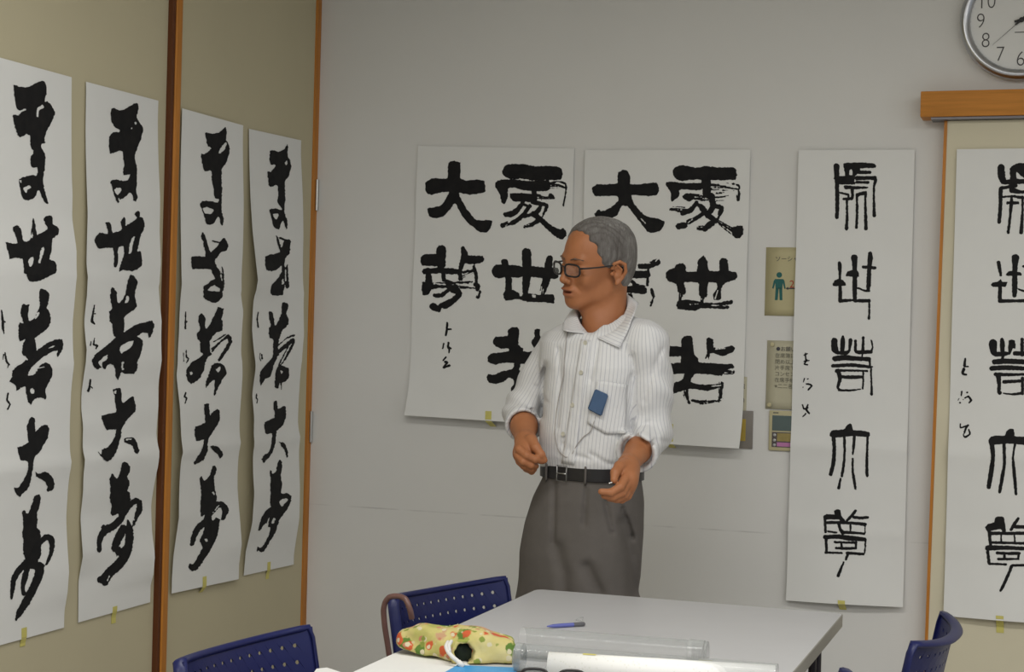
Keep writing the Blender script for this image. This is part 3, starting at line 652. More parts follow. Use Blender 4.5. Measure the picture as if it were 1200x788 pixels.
write(P2, BC, 690, 380, A_, """p 605,160 675,165 680,110 715,85 755,90 765,150 775,225 805,255 810,280 900,285 1000,295 1050,292 1068,320 1000,340 975,380 900,370 790,365 765,380 745,425 800,440 870,445 980,435 980,460 870,490 800,480 740,475 690,490 600,510 605,440 680,410 700,365 615,365 620,290 670,280 675,235 615,240
p 860,110 880,98 912,115 915,170 960,180 1050,158 1070,175 1055,205 980,237 920,215 890,215 880,260 870,240 850,260 865,210
d 1000,350,40 1050,350,40
s 970,445,18 968,540,18; d 970,440,40 965,560,40; s 700,490,12 735,575,18; d 710,480,60 735,560,50; s 760,560,22 830,575,24; d 820,575,30 960,550,40; e 900,455,8 965,450,10
s 500,200,80 620,200,76; s 500,320,80 620,328,76; s 500,490,80 620,472,74
e 930,185,6 1000,178,4""")
E_ = 9.375
write(P5, BC, 940, 187, E_, """s 378,75,66 382,250,48 388,450,46 382,635,40; s 356,210,20
p 450,50 500,36 700,34 800,48 808,92 720,95 640,100 640,120 600,120 600,165 580,185 575,240 580,275 430,275 400,260 410,185 470,180 460,110
h 520,120 545,105 555,170 520,170
s 600,140,40 745,142,38; s 600,205,45 790,203,45; s 800,200,40 806,240,36 790,300,26 788,420,26 792,615,38
s 600,250,30 722,252,32; s 480,305,46 600,310,34 720,308,20; s 550,330,36 555,400,34 540,430,36 455,435,28; s 410,365,18 500,385,26 510,410,26; s 490,440,26 495,600,28 488,760,40; s 600,420,24 605,540,30 598,750,30; p 590,375 680,350 715,355 710,420 690,420 680,390 630,400 610,420 590,410; s 695,410,24 695,540,30 702,760,40""", 0.45, 0.35)
write(P5, BC, 940, 292, E_, """s 410,150,34 415,180,44 415,300,30 420,560,46; p 335,380 360,345 400,328 450,340 485,400 400,405 345,408; s 575,95,74 578,200,50 580,300,50 578,420,54 580,540,46; p 478,290 500,245 560,230 610,240 625,305 500,300; s 748,50,44 748,100,60 740,180,48 730,360,50; s 675,198,36 800,208,34; d 735,370,46 730,440,46; s 722,360,26 718,460,26; s 700,460,28 738,460,22; s 615,430,22 690,460,24; s 420,570,46 560,562,24; s 580,568,36 735,570,42; s 735,570,24 738,680,22 733,765,26""", 0.45, 0.35)
write(P5, BC, 930, 388, E_, """s 448,108,68 452,200,74 480,235,42; s 542,65,28 540,110,54 535,220,48; s 480,240,38 580,240,44 610,220,26; s 625,105,48 612,220,24; s 680,110,32 682,220,34 720,235,42 850,230,40; s 765,75,28 762,230,34; s 855,105,18 868,180,20 852,230,30; s 455,305,60 560,295,60 700,305,48 830,310,46; s 835,310,28 840,390,28; s 430,385,40 640,375,40 830,395,34 865,395,18; s 850,400,22 855,560,20 858,695,32; s 470,440,36 600,435,26 810,440,22; s 490,440,52 510,530,42 485,620,32 510,650,28; s 500,650,26 620,655,22 740,640,12; s 510,505,34 640,510,42 750,505,34; s 765,450,24 765,540,20 760,635,20; s 565,265,36 550,300,36; s 755,250,18 755,300,18""", 0.45, 0.3)
write(P5, BC, 930, 492, E_, """p 395,165 410,130 440,115 550,110 570,80 610,45 640,50 655,115 740,118 830,138 842,175 820,192 720,185 650,182 540,190 470,200 405,190
s 437,180,48 448,300,40 438,480,44 408,600,42; s 558,180,32 560,380,26 550,500,30 530,620,32; s 515,650,24 497,750,36; s 668,185,34 660,300,30 652,380,20; s 650,430,24 650,560,26 665,660,34 680,760,26; s 815,180,28 808,340,26 805,480,34 808,615,34""", 0.45, 0.3)
write(P5, BC, 930, 594, E_, """p 325,110 360,82 450,88 445,48 480,28 518,40 522,95 575,165 560,185 510,170 500,140 370,145 335,150; s 680,48,32 640,100,32 590,150,30; s 660,115,34 740,125,34 815,118,32; s 345,140,32 352,280,28; s 370,175,34 500,175,34 600,180,34; s 620,178,32 785,195,40; s 788,200,18 785,290,12; s 500,190,40 510,240,34 540,290,46; s 380,272,22 470,285,22; s 540,285,38 640,285,32 775,298,26; s 625,200,22 625,280,22; s 345,335,46 500,330,50 600,345,58 780,360,44; s 357,350,34 362,500,30; s 350,505,26 530,510,24; s 455,390,28 550,395,26 690,395,28; s 685,390,24 685,460,26; s 465,455,24 560,460,32 680,458,28; s 525,400,26 530,455,32; s 790,370,24 788,430,20; d 788,430,22 780,510,20; s 590,510,34 765,522,32; s 600,510,34 575,580,26; s 550,610,22 490,760,36""", 0.45, 0.3)
sign(P5, 925, 405, 8.75, "s 150,100,12 185,85,12; s 165,80,12 170,150,14; s 150,165,10 200,155,12; s 180,150,16 155,190,14 185,200,16; s 155,340,10 145,375,10; s 140,430,10; s 185,345,10 195,342,10; s 175,395,14 210,400,18 230,415,14 195,455,14; s 135,610,12 150,650,14 190,640,14; s 190,610,14 175,660,20 205,700,16; s 170,700,14 140,730,10", 0.4, 0.25)
G_ = 8.95
write(P7, BC, 1100, 187, G_, """s 655,85,74 660,180,78 680,230,66; s 680,240,46 760,235,56; p 745,100 780,60 840,38 900,38 1150,45 1150,100 960,110 895,195 830,140 815,130 820,200 900,205 1000,200 1100,210 1100,250 900,255 760,260 750,180; s 655,300,38 720,290,34 800,270,56; s 650,310,44 648,480,40 635,655,42; s 770,320,66 860,340,36 1050,340,28; s 670,395,22 770,385,24 880,400,36; s 725,455,34 830,455,34; s 765,390,28 760,470,38 750,600,28 730,765,32; s 830,400,20; s 880,410,28 880,540,24 865,765,42; s 960,400,28 960,770,38; s 1120,220,38 1120,640,38""", 0.45, 0.35)
write(P7, BC, 1100, 290, G_, """s 628,160,42 640,230,38 652,295,26; p 548,395 565,370 620,362 650,335 670,362 720,365 700,415 640,412 575,418; s 645,400,40 640,560,42; s 805,112,82 800,200,56 798,420,60 795,505,46; p 705,290 730,252 780,250 860,262 870,295 740,300; s 840,440,22 900,460,22 960,470,28; s 640,565,38 800,562,32 990,560,38; s 960,60,46 960,460,46; s 890,200,28 1050,200,28; s 985,560,24 985,760,24""", 0.45, 0.3)
write(P7, BC, 1100, 388, G_, """s 570,130,88 575,220,68 600,245,46; s 665,92,38 668,150,54 668,250,40; s 610,245,50 700,240,44 745,230,26; p 735,100 800,100 805,190 780,180 750,250 730,240; s 800,235,46 900,240,46 1010,230,38; s 875,90,38 875,250,38; s 585,325,54 700,318,56 900,325,52 1000,325,46; s 555,395,50 700,385,52 900,395,42 1030,400,36; s 595,455,38 760,460,32 890,455,28 1000,455,28; s 625,470,56 635,560,42 630,640,38; s 640,648,46; s 680,655,16 770,665,22 870,655,28; s 685,535,40 770,530,34 880,525,34; s 880,500,38 880,660,30; s 1010,400,28 1015,720,28; s 680,260,28 660,310,38""", 0.45, 0.3)
write(P7, BC, 1100, 494, G_, """p 525,200 545,165 600,150 695,150 710,105 745,78 790,85 795,150 840,160 1000,165 1000,250 860,245 800,235 700,235 590,245 530,240; s 557,220,56 570,370,42 550,540,52 525,690,44; s 685,235,38 690,440,32 670,570,40 640,740,34; s 800,240,28 780,380,22 790,520,38 812,765,28; s 985,220,38 980,640,34""", 0.45, 0.3)
write(P7, BC, 1100, 598, G_, """p 488,180 520,145 580,130 590,85 630,65 680,75 695,130 705,220 670,230 650,200 600,210 520,225 500,210; s 835,90,32 800,140,38 758,208,32; s 800,175,38 1000,180,38; s 530,215,38 545,370,32; s 545,245,40 700,245,34 900,245,38 1000,250,38; s 655,260,18 655,330,18; s 795,270,18 800,330,20; s 565,340,28 720,345,28 900,350,28 1000,350,28; s 515,400,58 700,395,44 900,405,38 1000,410,46; s 515,440,34 530,560,32; s 535,565,28 600,565,22 705,572,24; s 615,450,34 720,455,32 845,455,34; s 840,450,28 835,510,26; s 625,515,28 720,515,28 840,515,18; s 690,470,28 690,510,28; s 775,580,28 1000,580,28; s 765,590,34 730,680,32 680,790,34 650,845,28; s 1000,420,22 995,570,22""", 0.45, 0.3)
sign(P7, 1110, 412, 7.16, "s 152,60,14 145,120,22; s 145,130,10 175,128,10; s 140,150,24 130,185,20 160,195,14; s 122,340,14 118,370,10; s 92,410,5 100,395,5; s 168,345,14; s 108,430,14; s 150,390,10 180,380,14 200,410,18 185,430,12; s 135,405,8; s 110,610,10 112,640,12 150,630,12 175,620,14 155,650,14 145,680,14; s 180,655,10 190,695,14 150,720,14 135,700,8 150,680,8", 0.4, 0.25)
# yellow tape tabs at the feet of the sheets
def tape(paper, px, py0, py1, wpx, label):
    qa = paper.from_px(np.array([px]), np.array([py0]))[0]; qb = paper.from_px(np.array([px]), np.array([py1]))[0]
    n = 7; t = np.linspace(0, 1, n); hw = 0.0105
    L, R = [], []
    for k in t:
        c = qa * (1 - k) + qb * k
        for sgn, lst in ((-1, L), (1, R)):
            q = c + np.array([sgn * hw, 0]); zb = paper.zb
            d = paper.disp(np.array([q]))[0] + 0.0012
            if c[1] < zb + 0.004: d = max(0.0015, d * max(0, 1 - (zb + 0.004 - c[1]) / 0.02))
            if paper.wall == 'L': lst.append(np.array([XL + d, q[0], q[1]]))
            else: lst.append(np.array([q[0], YB - paper.off - d, q[1]]))
    o_ = (L[-1] + R[-1]) / 2
    mb = MB(); vs = mb.grid([[Vector(l - o_), Vector(r_ - o_)] for l, r_ in zip(L, R)])
    o = mb.build('masking_tape', M['tape']); o.location = o_
    sm = o.modifiers.new('s', 'SOLIDIFY'); sm.thickness = 0.0004
    return tag(o, label, 'tape', 'yellow tape tabs under the sheets')
tape(L1, 28, 736, 758, 7, 'yellow tape tab under the leftmost strip of the left wall')
tape(L2, 134.5, 711, 731, 7, 'yellow tape tab under the strip just left of the wood batten')
tape(L3, 239.5, 676, 695, 8, 'yellow tape tab under the strip just right of the wood batten')
tape(L4, 315, 659, 679, 7, 'yellow tape tab under the strip nearest the room corner')
tape(P1, 572.5, 482, 501, 10, 'yellow tape tab under the broad sheet left of the man')
tape(P2, 785, 497, 526, 7, 'yellow tape tab on the broad sheet beside the striped sleeve')
tape(P5, 986, 704, 717, 10, 'yellow tape tab under the seal script strip on the grey wall')
tape(P7, 1171.5, 722, 744, 11, 'yellow tape tab under the strip on the pin board')
# ---------------------------------------------------------------- papers and devices on the grey wall
M['pale'] = mat('pale_yellow_print', (0.50, 0.45, 0.26), 0.7, 0.03, 20)
M['cream'] = mat('cream_plastic', (0.50, 0.45, 0.27), 0.45, 0.03, 20)
M['note'] = mat('cream_note_paper', (0.50, 0.47, 0.34), 0.75, 0.03, 20)
M['green'] = mat('printed_green', (0.02, 0.12, 0.11), 0.7, 0.05, 40)
M['red'] = mat('printed_red', (0.42, 0.06, 0.03), 0.7, 0.05, 40)
M['ptxt'] = mat('printed_dark', (0.06, 0.06, 0.07), 0.7, 0.05, 40)
M['faint'] = mat('printed_faint', (0.17, 0.165, 0.13), 0.7, 0.05, 40)
def wall_sheet(name, px0, py0, py1, width, label, cat, m, thick=0.001, off=0.0, sag=0.0):
    a = on_y(px0, py0, YB - off); b = on_y(px0, py1, YB - off); h = a[2] - b[2]
    r = empty(name, (b[0], YB - off - 0.0006, b[2]), label, cat)
    mb = MB(); P_ = []
    for i in range(9):
        t = i / 8; P_.append([Vector((width * j / 6, -thick - sag * (1 - t) ** 3 * 0.5 - 0.0006 * math.sin(j), h * t)) for j in range(7)])
    mb.grid(P_); o = mb.build('sheet', m, r, smooth=True); s = o.modifiers.new('t', 'SOLIDIFY'); s.thickness = thick * 0.6; s.offset = 0
    return r, h
def put_text(r, s, size, x, y, z, m, name='lettering', sx=1.0, align='LEFT'):
    me = text_mesh(s, size, name, align); o = link(name, me, m, r); o.rotation_euler = (math.pi / 2, 0, 0); o.location = (x, y, z); o.scale = (sx, 1, 1); return o
r, h = wall_sheet('distancing_poster', 896.0, 290, 370, 0.297, 'pale yellow poster with a green person figure, half hidden by the seal script strip', 'poster', M['pale'])
put_text(r, 'ソーシャルディスタンス', 0.018, 0.028, -0.0025, h - 0.036, M['ptxt'])
def figure(x):
    mb = MB(); y = -0.0025
    C = lambda pts: mb.bm.faces.new([mb.bm.verts.new((x + px_, y, pz)) for px_, pz in pts])
    z0 = h - 0.160; cx = 0
    C([(0.0085 * math.cos(a), z0 + 0.0765 + 0.0085 * math.sin(a)) for a in np.linspace(0, 2 * math.pi, 16)[:-1]])
    C([(-0.0125, z0 + 0.064), (0.0125, z0 + 0.064), (0.010, z0 + 0.035), (-0.010, z0 + 0.035)])
    C([(-0.0125, z0 + 0.064), (-0.0115, z0 + 0.052), (-0.0165, z0 + 0.034), (-0.0205, z0 + 0.036), (-0.0165, z0 + 0.058)])
    C([(0.0125, z0 + 0.064), (0.0165, z0 + 0.058), (0.0205, z0 + 0.036), (0.0165, z0 + 0.034), (0.0115, z0 + 0.052)])
    C([(-0.010, z0 + 0.0365), (-0.0005, z0 + 0.0365), (-0.003, z0), (-0.0115, z0)])
    C([(0.0005, z0 + 0.0365), (0.010, z0 + 0.0365), (0.0115, z0), (0.003, z0)])
    mb.build('person_figure', M['green'], r)
figure(0.042); figure(0.215)
mb = MB(); zq = h - 0.124
for pts in ([(0.062, zq), (0.070, zq + 0.005), (0.070, zq - 0.005)], [(0.070, zq + 0.0018), (0.188, zq + 0.0018), (0.188, zq - 0.0018), (0.070, zq - 0.0018)], [(0.196, zq), (0.188, zq - 0.005), (0.188, zq + 0.005)]):
    mb.bm.faces.new([mb.bm.verts.new((x_, -0.0025, z_)) for x_, z_ in pts])
mb.build('distance_arrow', M['ptxt'], r)
put_text(r, '2m', 0.032, 0.073, -0.0025, zq + 0.012, M['red'])
r, h = wall_sheet('notice_sheet', 897.3, 399, 479, 0.20, 'cream notice sheet with rows of small print, below the yellow poster', 'notice', M['note'], sag=0.006)
put_text(r, '●お願い', 0.0155, 0.027, -0.0035, h - 0.026, M['ptxt'])
for i, s_ in enumerate(('在席簿に名', '閉め以上の', '片手席での', 'コンセント', '在席手続き', '※二二名様')):
    put_text(r, s_, 0.0155, 0.025, -0.0045, h - 0.046 - 0.0185 * i, M['faint'])
for (x_, z_) in ((0.016, h - 0.012), (0.012, 0.012)):
    mb = MB(); mb.lathe([(0.0001, 0), (0.0065, 0), (0.0065, 0.004), (0.004, 0.005), (0.0001, 0.005)], 16, Matrix.Translation((x_, -0.002 - (0.006 if z_ < 0.1 else 0), z_)) @ Matrix.Rotation(math.pi / 2, 4, 'X')); mb.build('round_magnet', M['cream'], r, smooth=False)
# air conditioning control panel
a = on_y(900.3, 481, YB - 0.008); b = on_y(900.3, 528, YB - 0.008); h = a[2] - b[2]
r = empty('control_panel', (b[0], YB, b[2]), 'cream wall control panel with grey-green screen and pink sticker, below the notice sheet', 'control panel')
mb = MB(); mb.box((0, -0.008, 0), (0.12, 0, h), 0.003, 3); mb.build('casing', M['cream'], r, autosmooth=40)
mb = MB(); mb.box((0.010, -0.0092, h * 0.50), (0.110, -0.007, h * 0.88), 0.0008); mb.build('screen', mat('grey_green_screen', (0.10, 0.135, 0.13), 0.25, 0.08, 30), r)
mb = MB(); mb.box((0.010, -0.0092, h * 0.09), (0.110, -0.007, h * 0.465), 0.0008); mb.build('button_plate', mat('dark_button_plate', (0.10, 0.085, 0.085), 0.4, 0.1, 30), r)
mb = MB(); mb.box((0.026, -0.0102, h * 0.11), (0.108, -0.009, h * 0.21)); mb.build('pink_sticker', mat('pink_sticker', (0.50, 0.20, 0.40), 0.6, 0.05, 30), r)
mb = MB(); mb.box((0.026, -0.0102, h * 0.24), (0.108, -0.009, h * 0.44)); mb.build('yellow_sticker', mat('dull_yellow_sticker', (0.33, 0.26, 0.09), 0.6, 0.2, 60), r)
for zz in (0.39, 0.26, 0.14):
    mb = MB(); mb.lathe([(0.0045, 0.0), (0.0045, 0.002), (0.003, 0.0028)], 16, Matrix.Translation((0.018, -0.0092, h * zz)) @ Matrix.Rotation(math.pi / 2, 4, 'X')); mb.build('button', M['steel'], r)
put_text(r, '■■■', 0.006, 0.012, -0.0086, h * 0.94, M['faint'])
# switch plate and label strip that peep out behind the broad sheet
a = on_y(882.0, 482, YB - 0.006); b = on_y(881.5, 526.5, YB - 0.006); h = a[2] - b[2]
r = empty('switch_plate', (b[0] - 0.075, YB, b[2]), 'grey metal switch plate peeping out behind the broad calligraphy sheet beside the man', 'switch plate')
mb = MB(); mb.box((0, -0.006, 0), (0.075, 0, h), 0.0015, 2); mb.build('plate', mat('grey_brown_plate', (0.215, 0.195, 0.17), 0.45, 0.05, 30), r, autosmooth=40)
mb = MB(); mb.box((0.022, -0.0072, h * 0.2), (0.0535, -0.0055, h * 0.78)); mb.build('yellow_sticker', mat('golden_sticker', (0.42, 0.30, 0.05), 0.6, 0.1, 30), r)
r, h = wall_sheet('label_strip', 845.0, 441, 492.5, 0.077, 'narrow cream label with black marks peeping out above the grey switch plate', 'label', M['note'], off=0.0)
for i, s_ in enumerate(('電', '換', '灯')):
    put_text(r, s_, 0.016, 0.0725, -0.0025, h - 0.030 - i * 0.042, M['ptxt'], align='RIGHT')
# ---------------------------------------------------------------- table
TZ = 0.70; TX0, TX1, TY1, TY0 = -1.232, -0.479, 3.828, 2.03
M['ttop'] = mat('pale_grey_laminate', (0.53, 0.53, 0.54), 0.42, 0.02, 6, spec=0.35)
M['tedge'] = mat('grey_edge_band', (0.30, 0.285, 0.25), 0.5, 0.05, 12)
tb = empty('meeting_table', ((TX0 + TX1) / 2, (TY0 + TY1) / 2, 0), 'pale grey laminate meeting table in front of the man', 'table')
hx, hy = (TX1 - TX0) / 2, (TY1 - TY0) / 2
def rrect(x0, y0, x1, y1, r, n=6):
    out = []
    for cx_, cy_, a0 in ((x1 - r, y1 - r, 0), (x0 + r, y1 - r, 90), (x0 + r, y0 + r, 180), (x1 - r, y0 + r, 270)):
        for k in range(n + 1):
            a = math.radians(a0 + 90 * k / n); out.append((cx_ + r * math.cos(a), cy_ + r * math.sin(a)))
    return out
mb = MB(); mb.prism([(x, y, TZ - 0.024) for x, y in rrect(-hx + .002, -hy + .002, hx - .002, hy - .002, 0.02)], (0, 0, 0.024)); mb.build('tabletop', M['ttop'], tb)
mb = MB(); o_ = rrect(-hx, -hy, hx, hy, 0.022); i_ = rrect(-hx + .0022, -hy + .0022, hx - .0022, hy - .0022, 0.02)
prof = [(0, -0.0275), (1, -0.0275), (1, -0.002), (0.75, -0.0005), (0.3, 0.0002), (0, 0.0002)]
rg = [[mb.bm.verts.new((a[0] + (b[0] - a[0]) * t, a[1] + (b[1] - a[1]) * t, TZ + z)) for a, b in zip(i_, o_)] for t, z in prof]
for k in range(len(prof)):
    A, B = rg[k], rg[(k + 1) % len(prof)]
    for j in range(len(A)): mb.bm.faces.new((A[j], A[(j + 1) % len(A)], B[(j + 1) % len(A)], B[j]))
mb.build('edge_band', M['tedge'], tb)
for sx in (-1, 1):
    for sy in (-1, 1):
        for k, dy in ((0, 0.0), (1, 0.055)):
            mb = MB(); x, y = sx * (hx - 0.055), sy * (hy - 0.05 - dy)
            mb.tube([(x, y, 0.012), (x, y, TZ - 0.027)], 0.0125 if k == 0 else 0.009, 14)
            if k == 0: mb.lathe([(0.017, 0.0), (0.017, 0.014), (0.013, 0.018)], 14, Matrix.Translation((x, y, 0)))
            mb.build('leg' if k == 0 else 'leg_brace', M['darkmetal'], tb, autosmooth=50)
mb = MB()
for sx in (-1, 1): mb.box((sx * (hx - 0.055) - 0.012, -hy + 0.06, TZ - 0.055), (sx * (hx - 0.055) + 0.012, hy - 0.06, TZ - 0.027), 0.002)
for sy in (-1, 1): mb.box((-hx + 0.05, sy * (hy - 0.105) - 0.012, TZ - 0.055), (hx - 0.05, sy * (hy - 0.105) + 0.012, TZ - 0.028), 0.002)
mb.build('under_frame', M['darkmetal'], tb)
# ---------------------------------------------------------------- chairs
M['blue'] = mat('blue_plastic', (0.009, 0.013, 0.082), 0.4, 0.06, 10, spec=0.4)
CWD, CD_, CTOP, CBOT = 0.405, 0.05, 0.75, 0.44
def back_pt(s, z):
    """s -0.5..0.5 across, z height; the shell is hollow towards the sitter"""
    k = 1 - abs(2 * s) ** 2.4
    lean = (z - CTOP) * -0.20
    return Vector((-0.20 - CD_ * k + lean - 0.0 , s * CWD, z - 0.012 * k * max(0, (z - CBOT) / (CTOP - CBOT)) ** 4))
def make_chair(label):
    r = empty('perforated_chair', (0, 0, 0), label, 'chair', 'blue perforated chairs around the table')
    ncol, nrow = 13, 8
    u0, u1 = -0.5, 0.5; mb = MB(); bm = mb.bm
    us = [-0.5, -0.475] + [-0.44 + 0.88 * i / ncol for i in range(ncol + 1)] + [0.475, 0.5]
    zs = [CBOT, CBOT + 0.02] + [CBOT + 0.035 + (CTOP - 0.013 - CBOT - 0.035) * i / nrow for i in range(nrow + 1)] + [CTOP - 0.006, CTOP]
    G = {}
    def gv(i, j):
        if (i, j) not in G: G[(i, j)] = bm.verts.new(back_pt(us[i], zs[j]))
        return G[(i, j)]
    for i in range(len(us) - 1):
        for j in range(len(zs) - 1):
            hole = 2 <= i < 2 + ncol and 2 <= j < 2 + nrow and j >= 4
            c4 = [gv(i, j), gv(i + 1, j), gv(i + 1, j + 1), gv(i, j + 1)]
            if not hole: bm.faces.new(c4); continue
            cu, cz = (us[i] + us[i + 1]) / 2, (zs[j] + zs[j + 1]) / 2; R = 0.0043
            ring = [bm.verts.new(back_pt(cu + R / CWD * math.cos(a), cz + R * math.sin(a))) for a in [math.radians(225 + 30 * k) for k in range(12)]]
            for k in range(4):
                for q in range(3): bm.faces.new((c4[k], ring[(3 * k + q + 1) % 12], ring[3 * k + q])) if q < 3 else None
                bm.faces.new((c4[k], c4[(k + 1) % 4], ring[(3 * k + 3) % 12]))
    o = mb.build('backrest', M['blue'], r, smooth=True); sd = o.modifiers.new('t', 'SOLIDIFY'); sd.thickness = 0.0035; sd.offset = 0.0; es_ = o.modifiers.new('e', 'EDGE_SPLIT'); es_.split_angle = math.radians(40)
    # rolled rim along top and sides
    pts = [back_pt(-0.5, z) for z in np.linspace(CBOT, CTOP - 0.02, 8)] + [back_pt(s, CTOP) for s in np.linspace(-0.485, 0.485, 23)] + [back_pt(0.5, z) for z in np.linspace(CTOP - 0.02, CBOT, 8)]
    mb = MB(); bm = mb.bm; rings = []
    for i, p in enumerate(pts):
        t = (pts[min(i + 1, len(pts) - 1)] - pts[max(i - 1, 0)]).normalized()
        # across direction: outward (backward) normal of the shell
        nrm = Vector((-1, 0, 0)); yy = p.y / CWD; nrm = Vector((-1, 1.1 * math.copysign(abs(2 * yy) ** 1.4, yy), -0.15)).normalized()
        bi = t.cross(nrm).normalized()
        if bi.z < 0 and abs(t.z) < 0.8: bi = -bi
        if abs(t.z) >= 0.8: bi = Vector((0, math.copysign(1, p.y), 0)) - t * 0
        ring = []
        for a_, b_ in ((-0.006, 0.000), (-0.004, 0.005), (0.004, 0.0065), (0.016, 0.004), (0.019, 0.000), (0.016, -0.004), (0.004, -0.004), (-0.004, -0.006)):
            ring.append(bm.verts.new(p + nrm * a_ + bi * b_))
        rings.append(ring)
    for A, B in zip(rings[:-1], rings[1:]):
        for k in range(8): bm.faces.new((A[k], A[(k + 1) % 8], B[(k + 1) % 8], B[k]))
    bm.faces.new(rings[0]); bm.faces.new(list(reversed(rings[-1])))
    mb.build('rim', M['blue'], o, smooth=True)
    # seat shell
    mb = MB(); P_ = []
    for i in range(13):
        x = -0.215 + 0.43 * i / 12; P_.append([])
        for j in range(13):
            s = j / 12 - 0.5; y = s * 0.42 * (1 - 0.12 * max(0, i - 9) / 3 * abs(2 * s))
            z = 0.435 + 0.012 * abs(2 * s) ** 3 - 0.010 * math.sin(math.pi * min(1, i / 10)) - 0.03 * max(0, (i - 9) / 3) ** 2 + 0.02 * max(0, (2 - i) / 2) ** 2
            P_[-1].append(Vector((x, y, z)))
    mb.grid(P_); o = mb.build('seat', M['blue'], r, smooth=True); sd = o.modifiers.new('t', 'SOLIDIFY'); sd.thickness = 0.012; sd.offset = -1
    for sx in (-1, 1):
        for sy in (-1, 1):
            mb = MB(); mb.tube([(0.15 * sx, 0.17 * sy, 0.42), (0.19 * sx, 0.20 * sy, 0.01)], 0.011, 12)
            mb.lathe([(0.014, 0), (0.014, 0.02), (0.011, 0.024)], 12, Matrix.Translation((0.19 * sx, 0.20 * sy, 0))); mb.build('leg', M['steel'], r, autosmooth=50)
    for sy in (-1, 1):
        mb = MB(); mb.tube([(0.16, 0.17 * sy, 0.412), (-0.16, 0.17 * sy, 0.412), (-0.20, 0.172 * sy, 0.43), (-0.2258 - 0.008, 0.176 * sy, 0.52)], 0.0095, 10); mb.build('side_rail', M['steel'], r, autosmooth=50)
    return r
def seat_chair(r, A, B):
    """put the top corners of the back at the plan points A (near) and B (far)"""
    A, B = Vector(A), Vector(B); return (A + B) / 2, (B - A)
def place(r, mx, my, ang):
    c, s = math.cos(ang), math.sin(ang); r.location = (mx + 0.20 * c, my + 0.20 * s, 0); r.rotation_euler = (0, 0, ang)
ch = make_chair('blue perforated chair nearest the bottom left corner of the photo, below the wood batten')
place(ch, -1.405, 2.665, math.radians(-7))
c2 = copy_tree(ch); place(c2, -1.313, 3.462, math.radians(-18.0)); c2['label'] = 'blue perforated chair with the brown cane hooked over its back'
c3 = copy_tree(ch); place(c3, -0.262, 3.43, math.radians(176)); c3['label'] = 'blue perforated chair seen in front of the pin board, on the right of the table'
c4 = copy_tree(ch); place(c4, -0.375, 2.71, math.radians(178)); c4['label'] = 'blue chair of which only a corner shows beside the dark table leg'
# cane hooked on the second chair
M['cane'] = mat('brown_cane_lacquer', (0.155, 0.078, 0.068), 0.3, 0.2, 25, spec=0.6)
pc = on_z(462, 704, 0.75)
dC = float(np.dot(pc - ORG, FWD))
pts = []
for (px, py, dd) in ((500, 900, 0.10), (478, 850, 0.07), (463, 800, 0.035), (456, 768, 0.02), (451, 735, 0.0), (449.5, 716, -0.01), (451.5, 706, -0.015), (456, 700.5, -0.02), (462, 699, -0.025), (469, 699.5, -0.03), (475, 702.5, -0.04), (478.5, 709, -0.045), (481, 717, -0.045), (482.5, 725, -0.04)):
    pts.append(at_d(px, py, dC + dd))
foot = pts[3] + (pts[3] - pts[5]) / np.linalg.norm(pts[3] - pts[5]) * 0.0
dirn = pts[3] - pts[5]; dirn = dirn / dirn[2]
low = pts[3] + dirn * (0.004 - pts[3][2])
cv = [low] + [pts[3] * (1 - t) + low * t for t in (0.75, 0.5, 0.25)] + pts[3:]
cn = empty('walking_cane', tuple(low), 'brown walking cane with a hooked handle, hanging on the back of a blue chair', 'cane')
cvs = catmull(np.array(cv), 4)
mb = MB(); mb.tube([Vector(p) - Vector(low) for p in cvs], 0.0062, 12); mb.build('shaft_and_crook', M['cane'], cn, autosmooth=50)
mb = MB(); mb.tube([(0, 0, 0.0), Vector(cvs[2]) * 0.0 + (Vector(cvs[1]) - Vector(low)).normalized() * 0.03], [0.010, 0.008], 12); mb.build('rubber_tip', M['darkmetal'], cn, autosmooth=50)
# ---------------------------------------------------------------- things on the table
def glassy(name, col=(0.50, 0.52, 0.51), a=0.16):
    t = NT(name); t.b.inputs['Base Color'].default_value = (*col, 1); t.b.inputs['Roughness'].default_value = 0.08
    lw = t.n('ShaderNodeLayerWeight'); lw.inputs['Blend'].default_value = 0.35
    mp = t.n('ShaderNodeMapRange'); mp.inputs['To Min'].default_value = a; mp.inputs['To Max'].default_value = min(1, a * 3 + 0.36)
    t.l(lw.outputs['Facing'], mp.inputs['Value']); t.l(mp.outputs[0], t.b.inputs['Alpha'])
    f = t.noise(30, 2); t.l(t.ramp(f, [(0.3, tuple(c * 0.94 for c in col)), (0.7, col)]), t.b.inputs['Base Color']); return t.m
M['clear'] = glassy('clear_plastic', a=0.07)
M['clear2'] = glassy('clear_plastic_end', a=0.16)
def axis_frame(pa, pb, z):
    a = Vector(on_z(pa[0], pa[1], z)); b = Vector(on_z(pb[0], pb[1], z)); d = (b - a); return a, b, d
def tube_thing(name, pa, pb, R, label, cat):
    a, b, d = axis_frame(pa, pb, TZ + R + 0.0015); L = d.length
    r = empty(name, ((a + b) / 2 - Vector((0, 0, R + 0.0012))), label, cat, rz=math.atan2(d.y, d.x)); return r, L
RX = Matrix.Rotation(math.pi / 2, 4, 'Y')
def cyl(r, name, R, x0, x1, m, zc, n=48, wall=None, parent=None):
    mb = MB(); Mx = Matrix.Translation((x0, 0, zc)) @ RX
    if wall: mb.lathe([(R, 0), (R, x1 - x0), (R - wall, x1 - x0), (R - wall, 0)], n, Mx, closed=True)
    else: mb.lathe([(R * 0.985, 0), (R, 0.002), (R, x1 - x0 - 0.002), (R * 0.985, x1 - x0)], n, Mx)
    return mb.build(name, m, parent or r, autosmooth=40)
RA = 0.030
